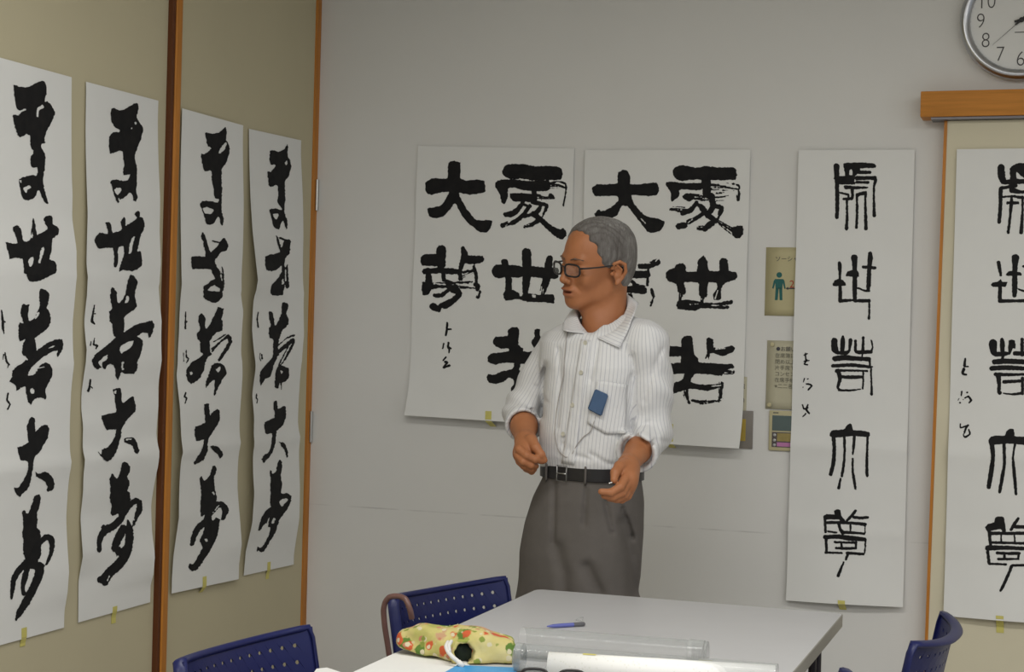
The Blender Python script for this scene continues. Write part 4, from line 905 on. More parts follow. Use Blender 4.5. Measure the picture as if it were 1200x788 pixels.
r, L = tube_thing('clear_tube', (612, 752.5), (829, 770), RA, 'empty clear plastic tube lying on the table behind the white roll', 'tube')
cyl(r, 'tube_wall', RA, -L / 2, L / 2, M['clear'], RA, wall=0.0012)
cyl(r, 'end_collar', RA + 0.0012, L / 2 - 0.035, L / 2 - 0.006, M['clear2'], RA, wall=0.001)
cyl(r, 'end_disc', RA - 0.002, L / 2 - 0.0035, L / 2 - 0.001, M['clear2'], RA)
RB = 0.026
r, L = tube_thing('clear_roll_case', (606, 769.8), (911, 794.5), RB, 'clear plastic case around the white paper roll at the table front', 'case')
cyl(r, 'case_wall', RB, -L / 2, L / 2, M['clear'], RB, wall=0.0012)
mb = MB(); mb.lathe([(RB - 0.004, -0.004), (RB + 0.001, -0.001), (RB + 0.001, 0.012), (RB - 0.0005, 0.012), (RB - 0.0005, 0.0), ], 48, Matrix.Translation((-L / 2, 0, RB)) @ RX, closed=False); mb.build('end_cap', M['clear2'], r, autosmooth=40)
# the white roll inside, its own thing
a, b, d = axis_frame((643, 778.5), (908.5, 794.5), TZ + RB)
wr = empty('paper_roll', ((a + b) / 2 - Vector((0, 0, RB - 0.0022))), 'white dotted paper roll lying along the front of the table', 'paper roll', rz=math.atan2(d.y, d.x))
Mr = NT('white_dotted_paper'); vo = Mr.n('ShaderNodeTexVoronoi'); vo.inputs['Scale'].default_value = 130; tc = Mr.n('ShaderNodeTexCoord'); Mr.l(tc.outputs['Object'], vo.inputs['Vector'])
Mr.l(Mr.ramp(vo.outputs['Distance'], [(0.10, (0.80, 0.80, 0.76)), (0.3, (0.90, 0.90, 0.88))]), Mr.b.inputs['Base Color']); Mr.b.inputs['Roughness'].default_value = 0.8
M['dotted'] = Mr.m
mb = MB(); Lr = d.length; prof = []
n = 60; rr = RB - 0.0028
P_ = []
for i in range(90):
    th = -i / 89 * math.pi * 5.2; R_ = rr - i * 0.00011
    P_.append([Vector((x, R_ * math.sin(th), rr + R_ * math.cos(th))) for x in (-Lr / 2, 0, Lr / 2)])
mb.grid(P_); o = mb.build('rolled_sheet', M['dotted'], wr, smooth=True); sd = o.modifiers.new('t', 'SOLIDIFY'); sd.thickness = 0.0003
for (x, y) in ((-0.13, 0.004), (0.08, -0.008)):
    mb = MB(); P_ = []
    for i in range(5):
        th = (y + 0.006 * (i / 4 - 0.5)) / rr; P_.append([Vector((x + q, -(rr + 0.0008) * math.sin(th), rr + (rr + 0.0008) * math.cos(th))) for q in (-0.012, 0.012)])
    mb.grid(P_); mb.build('yellow_tape_tab', M['tape'], wr)
# pen
def on_t(px, py, z=TZ): return Vector(on_z(px, py, z))
pa, pb = on_t(641, 734.5, TZ + 0.005), on_t(672, 732.5, TZ + 0.005); pm = (pa + pb) / 2; d = pb - pa
r = empty('ballpoint_pen', (pm.x, pm.y, TZ), 'slim blue pen lying on the table behind the clear tube', 'pen', rz=math.atan2(d.y, d.x)); L = d.length * 1.0
mb = MB(); mb.lathe([(0.0012, 0), (0.004, 0.015), (0.0045, 0.03), (0.0045, L)], 14, Matrix.Translation((-L / 2, 0, 0.005)) @ RX); mb.build('barrel', mat('pale_blue_pen', (0.12, 0.14, 0.42), 0.3, 0.05, 40), r, autosmooth=40)
mb = MB(); mb.lathe([(0.0047, 0), (0.0047, 0.025), (0.003, 0.028)], 14, Matrix.Translation((L / 2 - 0.0, 0, 0.005)) @ RX); mb.build('cap', mat('grey_pen_cap', (0.12, 0.12, 0.13), 0.3, 0.05, 40), r, autosmooth=40)
q = on_t(679, 728.5)
r = empty('plastic_clip', tuple(q), 'small clear plastic scrap on the table beside the pen', 'plastic scrap')
mb = MB(); mb.tube([(-0.008, 0, 0.002), (-0.003, 0.01, 0.006), (0.006, 0.008, 0.008), (0.008, -0.006, 0.003), (-0.002, -0.009, 0.0025)], 0.0014, 8); mb.build('loop', M['clear2'], r, smooth=True)
# flat sheets
def flat_sheet(name, pts, z, label, cat, m, th=0.0006):
    P = [on_t(x, y, z) for x, y in pts]; c = sum(P, Vector()) / len(P); c.z = z
    mb = MB(); mb.prism([p - c for p in P], (0, 0, th)); o = mb.build(name, m); o.location = c; return tag(o, label, cat)
flat_sheet('white_sheet', [(463, 766), (545, 774), (566, 800), (395, 830), (410, 790)], TZ + 0.0005, 'white paper sheet on the near left corner of the table, under the pouch', 'paper', M['paper'])
flat_sheet('blue_folder', [(536, 780.5), (606, 783.5), (598, 835), (462, 822)], TZ + 0.0017, 'bright blue sheet lying in front of the flowered pouch', 'folder', mat('bright_blue_sheet', (0.06, 0.33, 0.68), 0.45, 0.04, 20), 0.0012)
flat_sheet('white_page', [(371, 784.5), (383, 783), (398, 788), (440, 800), (400, 850), (345, 820)], TZ + 0.0013, 'corner of a white page over the nearest blue chair at the bottom edge', 'paper', M['paper'], 0.0006)
# ---------------------------------------------------------------- sculpting tools: smooth blends of ellipsoids and tapered limbs, meshed as one surface
def smin(a, b, k):
    h = np.clip(0.5 + 0.5 * (b - a) / k, 0, 1); return b * (1 - h) + a * h - k * h * (1 - h)
def smax(a, b, k): return -smin(-a, -b, k)
def ell(P, c, r, R=None):
    q = P - np.asarray(c)
    if R is not None: q = q @ R
    r = np.asarray(r); k0 = np.sqrt(((q / r) ** 2).sum(-1)) + 1e-9; k1 = np.sqrt(((q / (r * r)) ** 2).sum(-1)) + 1e-9
    return k0 * (k0 - 1) / k1
def sph(P, c, r): return np.sqrt(((P - np.asarray(c)) ** 2).sum(-1)) - r
def cone(P, a, b, ra, rb):
    a, b = np.asarray(a, float), np.asarray(b, float); ab = b - a; t = np.clip(((P - a) @ ab) / (ab @ ab), 0, 1)
    return np.sqrt(((P - a - t[..., None] * ab) ** 2).sum(-1)) - (ra + (rb - ra) * t)
def chain(P, pts, rs, k=0.004):
    d = None
    for i in range(len(pts) - 1):
        c = cone(P, pts[i], pts[i + 1], rs[i], rs[i + 1]); d = c if d is None else smin(d, c, k)
    return d
def wob(P, fx, fy, fz, ph=0.0):
    x, y, z = P[..., 0], P[..., 1], P[..., 2]
    return (np.sin(x * fx + 1.3 * np.sin(z * fz * 0.7 + ph) + ph) * np.sin(z * fz + 1.1 * np.sin(x * fx * 0.6 + y * fy * 0.5 + ph * 2)) + 0.6 * np.sin(y * fy + z * fz * 0.8 + ph * 3)) * 0.6
def sample_field(fn, lo, hi, h, band=3.0):
    lo, hi = np.asarray(lo, float), np.asarray(hi, float); n = np.maximum(((hi - lo) / h).astype(int) + 2, 8); n = ((n + 3) // 4) * 4 + 1
    H = 4 * h; nc = (n - 1) // 4 + 1
    ax = [lo[i] + np.arange(nc[i]) * H for i in range(3)]
    C = fn(np.stack(np.meshgrid(*ax, indexing='ij'), -1).reshape(-1, 3)).reshape(nc)
    # trilinear upsample
    V = C
    for a in range(3):
        V = np.moveaxis(V, a, 0); m = V.shape[0]; out = np.empty(((m - 1) * 4 + 1,) + V.shape[1:])
        for k in range(4): out[k:(m - 1) * 4:4] = V[:-1] * (1 - k / 4) + V[1:] * (k / 4)
        out[-1] = V[-1]; V = np.moveaxis(out, 0, a)
    m = np.abs(V) < band * H
    ii = np.argwhere(m); V[m] = fn(lo + ii * h)
    return V, lo
def surface_nets(V, lo, h):
    ins = V < 0; nx, ny, nz = V.shape
    c = np.zeros((nx - 1, ny - 1, nz - 1), np.int8)
    sl = lambda o, n: slice(o, n - 1 + o)
    for a in (0, 1):
        for b in (0, 1):
            for d in (0, 1): c += ins[sl(a, nx), sl(b, ny), sl(d, nz)]
    act = (c > 0) & (c < 8); idx = np.full(act.shape, -1, np.int64); A = np.argwhere(act); idx[act] = np.arange(len(A))
    acc = np.zeros((len(A), 3)); cnt = np.zeros(len(A))
    for ax in range(3):
        o1, o2 = [k for k in range(3) if k != ax]
        for u in (0, 1):
            for v in (0, 1):
                p = A.copy(); p[:, o1] += u; p[:, o2] += v; q = p.copy(); q[:, ax] += 1
                f0 = V[p[:, 0], p[:, 1], p[:, 2]]; f1 = V[q[:, 0], q[:, 1], q[:, 2]]; m = (f0 < 0) != (f1 < 0)
                t = np.where(m, f0 / np.where(m, f0 - f1, 1), 0); pos = p.astype(float); pos[:, ax] += t
                acc[m] += pos[m]; cnt[m] += 1
    P = lo + acc / cnt[:, None] * h
    faces = []
    for ax in range(3):
        o1, o2 = [(1, 2), (2, 0), (0, 1)][ax]
        s0 = [slice(None)] * 3; s1 = [slice(None)] * 3; s0[ax] = slice(0, -1); s1[ax] = slice(1, None)
        a_, b_ = ins[tuple(s0)], ins[tuple(s1)]; E = np.argwhere(a_ != b_)
        ok = (E[:, o1] > 0) & (E[:, o2] > 0) & (E[:, o1] < V.shape[o1] - 1) & (E[:, o2] < V.shape[o2] - 1); E = E[ok]
        fl = a_[E[:, 0], E[:, 1], E[:, 2]]
        qs = []
        for du, dv in ((-1, -1), (0, -1), (0, 0), (-1, 0)):
            p = E.copy(); p[:, o1] += du; p[:, o2] += dv; qs.append(idx[p[:, 0], p[:, 1], p[:, 2]])
        Q = np.stack(qs, -1); Q[~fl] = Q[~fl][:, ::-1]; faces.append(Q)
    return P, np.concatenate(faces)
def relax(P, Fq, n=1, w=0.5):
    for _ in range(n):
        s = np.zeros_like(P); c = np.zeros(len(P))
        for k in range(4):
            a, b = Fq[:, k], Fq[:, (k + 1) % 4]
            np.add.at(s, a, P[b]); np.add.at(c, a, 1); np.add.at(s, b, P[a]); np.add.at(c, b, 1)
        P = P * (1 - w) + w * s / np.maximum(c, 1)[:, None]
    return P
def sculpt(fn, lo, hi, h, smooth=1):
    V, l0 = sample_field(fn, lo, hi, h); P, Fq = surface_nets(V, l0, h); return relax(P, Fq, smooth), Fq
def sculpt_obj(name, fn, lo, hi, h, m, parent, smooth=1):
    P, Fq = sculpt(fn, lo, hi, h, smooth); me = mesh_np(name, P, Fq); return link(name, me, m, parent, smooth=True), P
# ---------------------------------------------------------------- the man
D0 = 4.2
foot = at_d(682, 700, D0); X0 = float(foot @ RGT)
def pp(px, py, dd=0.0):
    w = at_d(px, py, D0 + dd); return np.array([float(w @ RGT) - X0, dd, w[2]])
FX, FY = (X0 * RGT + D0 * FWD)[:2]
man = empty('person', (FX, FY, 0), 'grey-haired man in glasses and striped shirt standing behind the table, looking left', 'person', rz=YAW)
S = 1 / 452.0
# ---- head frame
PHI = math.radians(33); PIT = math.radians(7); HO = pp(699.8, 308.3, 0.0)
hf = np.array([-math.cos(PHI), -math.sin(PHI), 0.0]); hl = np.array([math.sin(PHI), -math.cos(PHI), 0.0]); hu = np.array([0, 0, 1.0])
hf, hu = hf * math.cos(PIT) - hu * math.sin(PIT), hu * math.cos(PIT) + hf * math.sin(PIT)
RHO = math.radians(8); hl, hu = hl * math.cos(RHO) - hu * math.sin(RHO), hu * math.cos(RHO) + hl * math.sin(RHO)
HR = np.stack([hf, hl, hu], -1)              # columns: local axes
def H(f, l, u): return HO + hf * f + hl * l + hu * u
def to_head(P): return (P - HO) @ HR
NB = pp(704, 392, 0.015)                     # neck base
def f_head(P):
    Q = to_head(P); A = np.abs(Q[..., 1]); Qm = np.stack([Q[..., 0], A, Q[..., 2]], -1)
    d = ell(Q, (-0.008, 0, 0.033), (0.097, 0.076, 0.080))
    d = smin(d, ell(Q, (0.029, 0, -0.029), (0.061, 0.060, 0.082)), 0.03)
    d = smin(d, cone(Qm, (0.004, 0.047, -0.056), (0.067, 0.016, -0.093), 0.017, 0.018), 0.022)
    d = smin(d, sph(Q, (0.074, 0, -0.0945), 0.0175), 0.018)
    d = smin(d, ell(Qm, (0.056, 0.040, -0.030), (0.026, 0.022, 0.026)), 0.016)
    d = smin(d, ell(Q, (0.076, 0, -0.064), (0.022, 0.032, 0.025)), 0.014)
    d = smax(d, -sph(Qm, (0.096, 0.032, -0.006), 0.0165), 0.012)
    d = smin(d, cone(Qm, (0.084, 0.0, 0.012), (0.076, 0.036, 0.017), 0.010, 0.009), 0.012)
    d = smin(d, ell(Qm, (0.072, 0.032, -0.006), (0.0145, 0.0165, 0.0125)), 0.004)       # lids
    d = smin(d, chain(Q, [(0.087, 0, 0.006), (0.095, 0, -0.013), (0.1065, 0, -0.034)], [0.0075, 0.0085, 0.0105], 0.006), 0.008)
    d = smin(d, sph(Qm, (0.097, 0.0125, -0.039), 0.0090), 0.006)
    d = smax(d, -ell(Qm, (0.101, 0.006, -0.0495), (0.005, 0.003, 0.004)), 0.003)
    d = smin(d, ell(Q, (0.0955, 0, -0.0605), (0.0095, 0.023, 0.005)), 0.005)
    d = smin(d, ell(Q, (0.0915, 0, -0.0745), (0.0095, 0.020, 0.0066)), 0.005)
    d = smax(d, -ell(Q, (0.1015, 0, -0.0672), (0.015, 0.0215, 0.0034)), 0.003)
    # crease from nose wing to mouth corner
    cr_ = cone(Qm, (0.094, 0.021, -0.040), (0.079, 0.037, -0.066), 0.0022, 0.002); d = smax(d, -(cr_ - 0.0008), 0.006)
    cb_ = cone(Qm, (0.088, 0.020, -0.020), (0.078, 0.044, -0.020), 0.0016, 0.0012); d = smax(d, -cb_, 0.005)
    d = smax(d, -ell(Qm, (0.044, 0.076, -0.058), (0.028, 0.014, 0.030)), 0.022)
    # ears
    e = chain(Qm, [(0.010, 0.075, -0.006), (0.007, 0.083, 0.008), (-0.006, 0.089, 0.013), (-0.020, 0.093, 0.005), (-0.024, 0.091, -0.014), (-0.017, 0.085, -0.031), (-0.004, 0.081, -0.044)], [0.0035, 0.0042, 0.0044, 0.0046, 0.0046, 0.0042, 0.0062], 0.002)
    e = smin(e, ell(Qm, (-0.009, 0.079, -0.014), (0.016, 0.0045, 0.028)), 0.004)
    e = smin(e, chain(Qm, [(-0.002, 0.085, 0.003), (-0.013, 0.087, -0.008), (-0.010, 0.084, -0.026)], [0.003, 0.0034, 0.003], 0.002), 0.003)
    e = smin(e, sph(Qm, (0.009, 0.077, -0.019), 0.0055), 0.004)
    e = smax(e, -ell(Qm, (0.001, 0.084, -0.014), (0.0065, 0.007, 0.010)), 0.002)
    d = smin(d, e, 0.004)
    # neck
    a, b = H(-0.036, 0, -0.045), NB + np.array([0.006, 0.0, 0.0]); d = smin(d, cone(P, a, b, 0.050, 0.058), 0.028)
    th = H(0.042, 0, -0.102); d = smin(d, cone(P, th, NB + np.array([-0.012, -0.02, 0.03]), 0.010, 0.022), 0.03)
    return d
# ---- arms and hands: (px, py, dd)
SH_R, EL_R, WR_R = pp(650, 412, 0.085), pp(613, 482, 0.115), pp(615, 516, -0.045)
SH_L, EL_L, WR_L = pp(757, 403, -0.085), pp(762, 508, -0.055), pp(736, 545, -0.235)
def hand_r(P):
    q = lambda *a: pp(*a)
    d = cone(P, q(616, 518, -0.055), q(614, 531, -0.085), 0.027, 0.0285)
    d = smin(d, cone(P, q(621, 519, -0.065), q(613, 533, -0.10), 0.020, 0.021), 0.015)
    fin = [([(608.5, 527, -0.118), (617, 534, -0.134), (627, 538.5, -0.128), (635, 541, -0.115)], [0.0115, 0.0105, 0.0095, 0.0075]),
           ([(607, 534, -0.112), (613, 541, -0.130), (622, 545.5, -0.122), (628, 546.5, -0.102)], [0.0115, 0.0105, 0.0095, 0.008]),
           ([(609, 541, -0.100), (614, 546, -0.119), (622, 550, -0.108), (626, 550, -0.090)], [0.011, 0.010, 0.009, 0.008]),
           ([(612, 544, -0.085), (617, 549.5, -0.101), (623, 553, -0.090), (625, 552, -0.075)], [0.0095, 0.009, 0.008, 0.007])]
    for pts, rs in fin: d = smin(d, chain(P, [q(*p) for p in pts], rs, 0.003), 0.0035)
    t = chain(P, [q(622, 516, -0.085), q(628, 525, -0.112), (q(634, 533, -0.122)), q(638, 539.5, -0.118)], [0.0165, 0.0125, 0.0105, 0.0082], 0.004)
    return smin(d, t, 0.005)
def hand_l(P):
    q = lambda *a: pp(*a)
    d = cone(P, q(736, 546, -0.245), q(735, 561, -0.285), 0.026, 0.027)
    d = smin(d, cone(P, q(738, 552, -0.25), q(736, 571, -0.285), 0.022, 0.018), 0.015)
    fin = [([(733, 560, -0.305), (727, 571, -0.325), (716, 577.5, -0.335), (704.5, 576.5, -0.338)], [0.0115, 0.0105, 0.0095, 0.0078]),
           ([(735, 567, -0.300), (729, 578, -0.316), (718, 583, -0.325), (708, 581.5, -0.325)], [0.0115, 0.0105, 0.0095, 0.0078]),
           ([(737, 572, -0.290), (732, 581, -0.303), (723, 585.5, -0.310), (714, 584.5, -0.306)], [0.011, 0.010, 0.009, 0.0075]),
           ([(740, 574, -0.277), (736, 582, -0.288), (729, 586.5, -0.294), (722, 586.5, -0.290)], [0.0095, 0.009, 0.008, 0.007])]
    for pts, rs in fin: d = smin(d, chain(P, [q(*p) for p in pts], rs, 0.003), 0.0035)
    t = chain(P, [q(733, 545, -0.265), q(726, 547, -0.290), q(721, 554, -0.312), q(719.5, 562.5, -0.325)], [0.017, 0.0135, 0.0115, 0.0088], 0.004)
    return smin(d, t, 0.006)
def f_arm_r(P): return smin(chain(P, [EL_R, (EL_R * 0.45 + WR_R * 0.55), WR_R], [0.034, 0.0345, 0.0245], 0.01), hand_r(P), 0.012)
def f_arm_l(P): return smin(chain(P, [EL_L, (EL_L * 0.45 + WR_L * 0.55), WR_L], [0.033, 0.032, 0.0245], 0.01), hand_l(P), 0.012)
# ---- trunk sections: (py, centre px, half width across, half depth, yaw, dd)
def loft_fn(sec, squ=2.3):
    z = np.array([pp(s[1], s[0], s[5])[2] for s in sec]); x = np.array([pp(s[1], s[0], s[5])[0] for s in sec])
    o = np.argsort(z); tab = [z[o], x[o]] + [np.array([s[k] for s in sec], float)[o] for k in (2, 3, 4, 5)]
    def fn(P, off=0.0):
        zz = P[..., 2]; cx = np.interp(zz, tab[0], tab[1]); a = np.interp(zz, tab[0], tab[2]) + off; b = np.interp(zz, tab[0], tab[3]) + off
        yw = np.radians(np.interp(zz, tab[0], tab[4])); dd = np.interp(zz, tab[0], tab[5])
        dx, dy = P[..., 0] - cx, P[..., 1] - dd
        s = dx * np.cos(yw) - dy * np.sin(yw); f = -dx * np.sin(yw) - dy * np.cos(yw)
        r = (np.abs(s / a) ** squ + np.abs(f / b) ** squ) ** (1 / squ)
        return (r - 1) * np.minimum(a, b) * 0.92, s, f, a, b
    fn.z0, fn.z1 = tab[0][0], tab[0][-1]; return fn
SHIRT = [(372, 704, 0.055, 0.05, 32, 0.02), (381, 702, 0.100, 0.072, 32, 0.015), (390, 700, 0.135, 0.092, 33, 0.01), (402, 699, 0.150, 0.107, 34, 0.005), (430, 698, 0.154, 0.119, 34, 0.0), (470, 697, 0.146, 0.121, 35, 0.0),
         (505, 695, 0.139, 0.119, 37, -0.003), (535, 694, 0.138, 0.119, 39, -0.004), (547, 694, 0.136, 0.114, 40, 0.0), (556, 694, 0.126, 0.103, 41, 0.0), (575, 693, 0.125, 0.100, 41, 0.0)]
shirt_l = loft_fn(SHIRT)
TROU = [(545, 694, 0.128, 0.106, 41, 0.0), (562, 693, 0.133, 0.110, 41, 0.0), (585, 689, 0.148, 0.122, 41, 0.0), (615, 684, 0.160, 0.128, 41, 0.0), (650, 680, 0.167, 0.130, 41, 0.0), (690, 678, 0.169, 0.128, 41, 0.0), (730, 677, 0.168, 0.122, 41, 0.0), (770, 677, 0.16, 0.11, 41, 0.0)]
trou_l = loft_fn(TROU, 2.2)
ZBELT = pp(690, 556.5, -0.10)[2]
ZCUT = ZBELT - 0.012
def lines_groove(P, lines, w, depth, ydepth):
    """soft creases running along the cloth, given as picture polylines on the side of the cloth that faces the table"""
    g = np.zeros(P.shape[:-1])
    for ln in lines:
        q = [pp(x, y, ydepth)[[0, 2]] for x, y in ln]; best = np.full(g.shape, 9.0)
        for a, b in zip(q[:-1], q[1:]):
            ab = b - a; X = P[..., [0, 2]] - a; t = np.clip((X @ ab) / (ab @ ab), 0, 1); best = np.minimum(best, np.sqrt(((X - t[..., None] * ab) ** 2).sum(-1)))
        g = np.maximum(g, np.exp(-(best / w) ** 2))
    return g * depth * (P[..., 1] < ydepth + 0.14)
CUFF_R, CUFF_L = EL_R * 0.50 + WR_R * 0.50, EL_L * 0.36 + WR_L * 0.64
DIR_R = (WR_R - EL_R) / np.linalg.norm(WR_R - EL_R); DIR_L = (WR_L - EL_L) / np.linalg.norm(WR_L - EL_L)
CUFF_RN = CUFF_R; 
def shirt_parts(P):
    t = shirt_l(P)[0]
    t = t - 0.0035 * wob(P, 26, 20, 17, 0.4) - 0.0022 * wob(P, 55, 40, 34, 1.7)
    ar = chain(P, [SH_R, EL_R], [0.054, 0.051], 0.02); ar = smin(ar, cone(P, EL_R, CUFF_R + DIR_R * 0.05, 0.050, 0.043), 0.02)
    ar = ar - 0.003 * np.sin((P - SH_R) @ np.array([30.0, 25, 75]) + 2 * np.sin((P - SH_R) @ np.array([40.0, 10, 12]))) - 0.002 * wob(P, 60, 60, 60, 2.0)
    al = chain(P, [SH_L, EL_L * 0.5 + SH_L * 0.5 + np.array([0.006, 0, 0]), EL_L], [0.060, 0.056, 0.052], 0.02); al = smin(al, cone(P, EL_L, CUFF_L + DIR_L * 0.05, 0.052, 0.045), 0.02)
    al = al - 0.0028 * np.sin((P - SH_L) @ np.array([-28.0, 30, 62]) + 2.2 * np.sin((P - SH_L) @ np.array([30.0, 14, 16]))) - 0.0018 * wob(P, 60, 60, 60, 0.9)
    return t, ar, al
SH_LINES = [[(640, 432), (636, 455), (634, 490)], [(737, 440), (730, 465), (737, 500), (741, 525)], [(655, 410), (657, 450), (652, 500)], [(628, 455), (640, 472)], [(618, 478), (634, 487)], [(747, 520), (765, 513), (780, 517)], [(742, 500), (757, 494)],
            [(700, 400), (694, 428), (690, 445)], [(660, 520), (672, 532), (690, 536)], [(690, 530), (710, 541), (735, 545)], [(772, 410), (760, 440), (752, 470)]]
def f_shirt(P):
    t, ar, al = shirt_parts(P)
    for nm, c_, dr, rad in (('r', CUFF_R, DIR_R, 0.0455), ('l', CUFF_L, DIR_L, 0.0495)):
        q = P - c_; ta = q @ dr; rd = np.sqrt(np.maximum((q * q).sum(-1) - ta * ta, 0))
        band = np.hypot(np.maximum(np.abs(rd - rad) - 0.002, 0), np.maximum(np.abs(ta + 0.012) - 0.012, 0)) - 0.0025
        hol = np.maximum(rd - (rad - 0.0085), -ta - 0.022)
        arm = ar if nm == 'r' else al
        arm = np.maximum(np.maximum(arm, ta + 0.002), -hol); arm = smin(arm, band, 0.004)
        if nm == 'r': ar = arm
        else: al = arm
    d = smin(t, ar, 0.014); d = smin(d, al, 0.013)
    d = smin(d, cone(P, NB + np.array([0.0, 0.0, -0.055]), SH_R + np.array([0.01, -0.02, -0.002]), 0.058, 0.046), 0.02); d = smin(d, cone(P, pp(722, 386, 0.0), SH_L + np.array([-0.012, 0.01, 0.004]), 0.050, 0.052), 0.02)
    d = d + lines_groove(P, SH_LINES, 0.006, 0.0055, -0.05)
    d = d + lines_groove(P, [[(739, 418), (741, 440), (737, 470), (738, 500), (743, 522)], [(640, 428), (635, 455), (634, 488)]], 0.008, 0.008, -0.05)
    nk = cone(P, NB + np.array([0, 0, 0.3]), NB + np.array([-0.003, -0.008, -0.035]), 0.070, 0.069)
    vf = cone(P, pp(689, 394, -0.13), pp(691, 374, -0.06), 0.010, 0.034)
    d = smax(d, -smin(nk, vf, 0.01), 0.005)
    return np.maximum(d, ZCUT - P[..., 2])
def chainr_in(P, c, d, r):
    q = P - c; t = q @ d; return np.sqrt(np.maximum((q * q).sum(-1) - t * t, 0)) - r
TR_LINES_SHARP = [[(686, 572), (685, 590), (683, 612)], [(708, 585), (711, 600), (716, 622)], [(650, 568), (649, 600), (648, 635)], [(728, 594), (735, 612), (741, 630)]]
TR_LINES_SOFT = [[(652, 640), (660, 668), (662, 700)], [(686, 660), (700, 690)], [(727, 610), (738, 650), (742, 700)]]
hipc = pp(686, 640, 0.0); ky = math.radians(41)
side = np.array([math.cos(ky), -math.sin(ky), 0.0]); fro = np.array([-math.sin(ky), -math.cos(ky), 0.0])
def leg_axis(s):
    c = pp(680, 640, 0.0); c = np.array([c[0], c[1], 0]); 
    top = np.array([c[0], c[1], 0.0]) + side * 0.080 * s; ank = np.array([0.0, 0.0, 0.0]) + side * 0.125 * s
    return top, ank
def f_trousers(P):
    d, s, f, a, b = trou_l(P)
    d = np.maximum(d, trou_l.z0 - P[..., 2])
    for sg in (-1, 1):
        top, ank = leg_axis(sg)
        lg = chain(P, [top + np.array([0, 0, 0.58]), (top + ank) / 2 + np.array([0, 0, 0.45]) + fro * 0.015, ank + np.array([0, 0, 0.02])], [0.098, 0.088, 0.082], 0.02)
        d = smin(d, lg, 0.05)
    d = d - 0.002 * wob(P, 22, 20, 12, 2.4) - 0.0015 * wob(P, 45, 40, 26, 0.7)
    d = d + lines_groove(P, TR_LINES_SHARP, 0.0055, 0.009, -0.08) + lines_groove(P, TR_LINES_SOFT, 0.016, 0.012, -0.06)
    d = np.maximum(d, P[..., 2] - (ZBELT + 0.006)); return np.maximum(d, 0.045 - P[..., 2])
def f_under(P):
    d = shirt_l(P, -0.032)[0]; d = np.maximum(d, (ZBELT - 0.1) - P[..., 2])
    d = smin(d, chain(P, [SH_R, EL_R], [0.034, 0.032], 0.02), 0.02); d = smin(d, chain(P, [SH_L, EL_L], [0.034, 0.032], 0.02), 0.02)
    t = trou_l(P, -0.045)[0]; t = np.maximum(t, trou_l.z0 - P[..., 2]); t = np.maximum(t, P[..., 2] - ZBELT); d = np.minimum(d, t)
    for sg in (-1, 1):
        top, ank = leg_axis(sg); d = smin(d, chain(P, [top + np.array([0, 0, 0.60]), (top + ank) / 2 + np.array([0, 0, 0.45]) + fro * 0.012, ank + np.array([0, 0, 0.08])], [0.070, 0.055, 0.038], 0.02), 0.02)
    return np.maximum(d, P[..., 2] - NB[2] + 0.02)
# skin
sk = NT('skin'); _f = sk.noise(22, 4); _g = sk.n('ShaderNodeAttribute', attribute_name='flush')
_c = sk.ramp(_f, [(0.3, (0.365, 0.142, 0.059)), (0.7, (0.415, 0.167, 0.072))])
_m = sk.n('ShaderNodeMix', data_type='RGBA'); sk.l(_g.outputs['Fac'], _m.inputs['Factor']); sk.l(_c, _m.inputs['A']); _m.inputs['B'].default_value = (0.25, 0.075, 0.055, 1)
sk.l(_m.outputs['Result'], sk.b.inputs['Base Color']); sk.b.inputs['Roughness'].default_value = 0.5; sk.b.inputs['Specular IOR Level'].default_value = 0.35
sk.b.inputs['Subsurface Weight'].default_value = 0.08; sk.b.inputs['Subsurface Radius'].default_value = (0.012, 0.005, 0.003)
sk.bump(sk.noise(180, 3), 0.12, 0.002); M['skin'] = sk.m
bits = []
lo = np.minimum(HO, NB) - np.array([0.14, 0.14, 0.07]); hi = HO + np.array([0.14, 0.14, 0.15])
bits.append(sculpt(lambda P: np.maximum(f_head(P), (NB[2] - 0.05) - P[..., 2]), lo, hi, 0.0024))
def bb(*pts, m=0.06): A = np.array(pts); return A.min(0) - m, A.max(0) + m
bits.append(sculpt(f_arm_r, *bb(EL_R, WR_R, pp(640, 556, -0.12), pp(605, 556, -0.12), m=0.05), 0.0020))
bits.append(sculpt(f_arm_l, *bb(EL_L, WR_L, pp(702, 590, -0.33), m=0.05), 0.0020))
bits.append(sculpt(f_under, (-0.32, -0.30, 0.0), (0.32, 0.32, 1.5), 0.010))
V_, F_, off = [], [], 0
for P_, Q_ in bits: V_.append(P_); F_.append(Q_ + off); off += len(P_)
V_ = np.concatenate(V_); F_ = np.concatenate(F_); me = mesh_np('body', V_, F_)
Q = to_head(V_); lip = np.exp(-((Q[:, 2] + 0.067) / 0.009) ** 2) * np.exp(-(Q[:, 1] / 0.021) ** 4) * (Q[:, 0] > 0.075)
brow = np.exp(-((Q[:, 2] - 0.017 + 0.1 * (np.abs(Q[:, 1]) - 0.03) ** 1) / 0.0045) ** 2) * np.exp(-((np.abs(Q[:, 1]) - 0.032) / 0.018) ** 4) * (Q[:, 0] > 0.05) * 0.0
at = me.attributes.new('flush', 'FLOAT', 'POINT'); at.data.foreach_set('value', np.clip(lip * 0.75, 0, 1).astype(np.float32))
body = link('body', me, M['skin'], man, smooth=True)
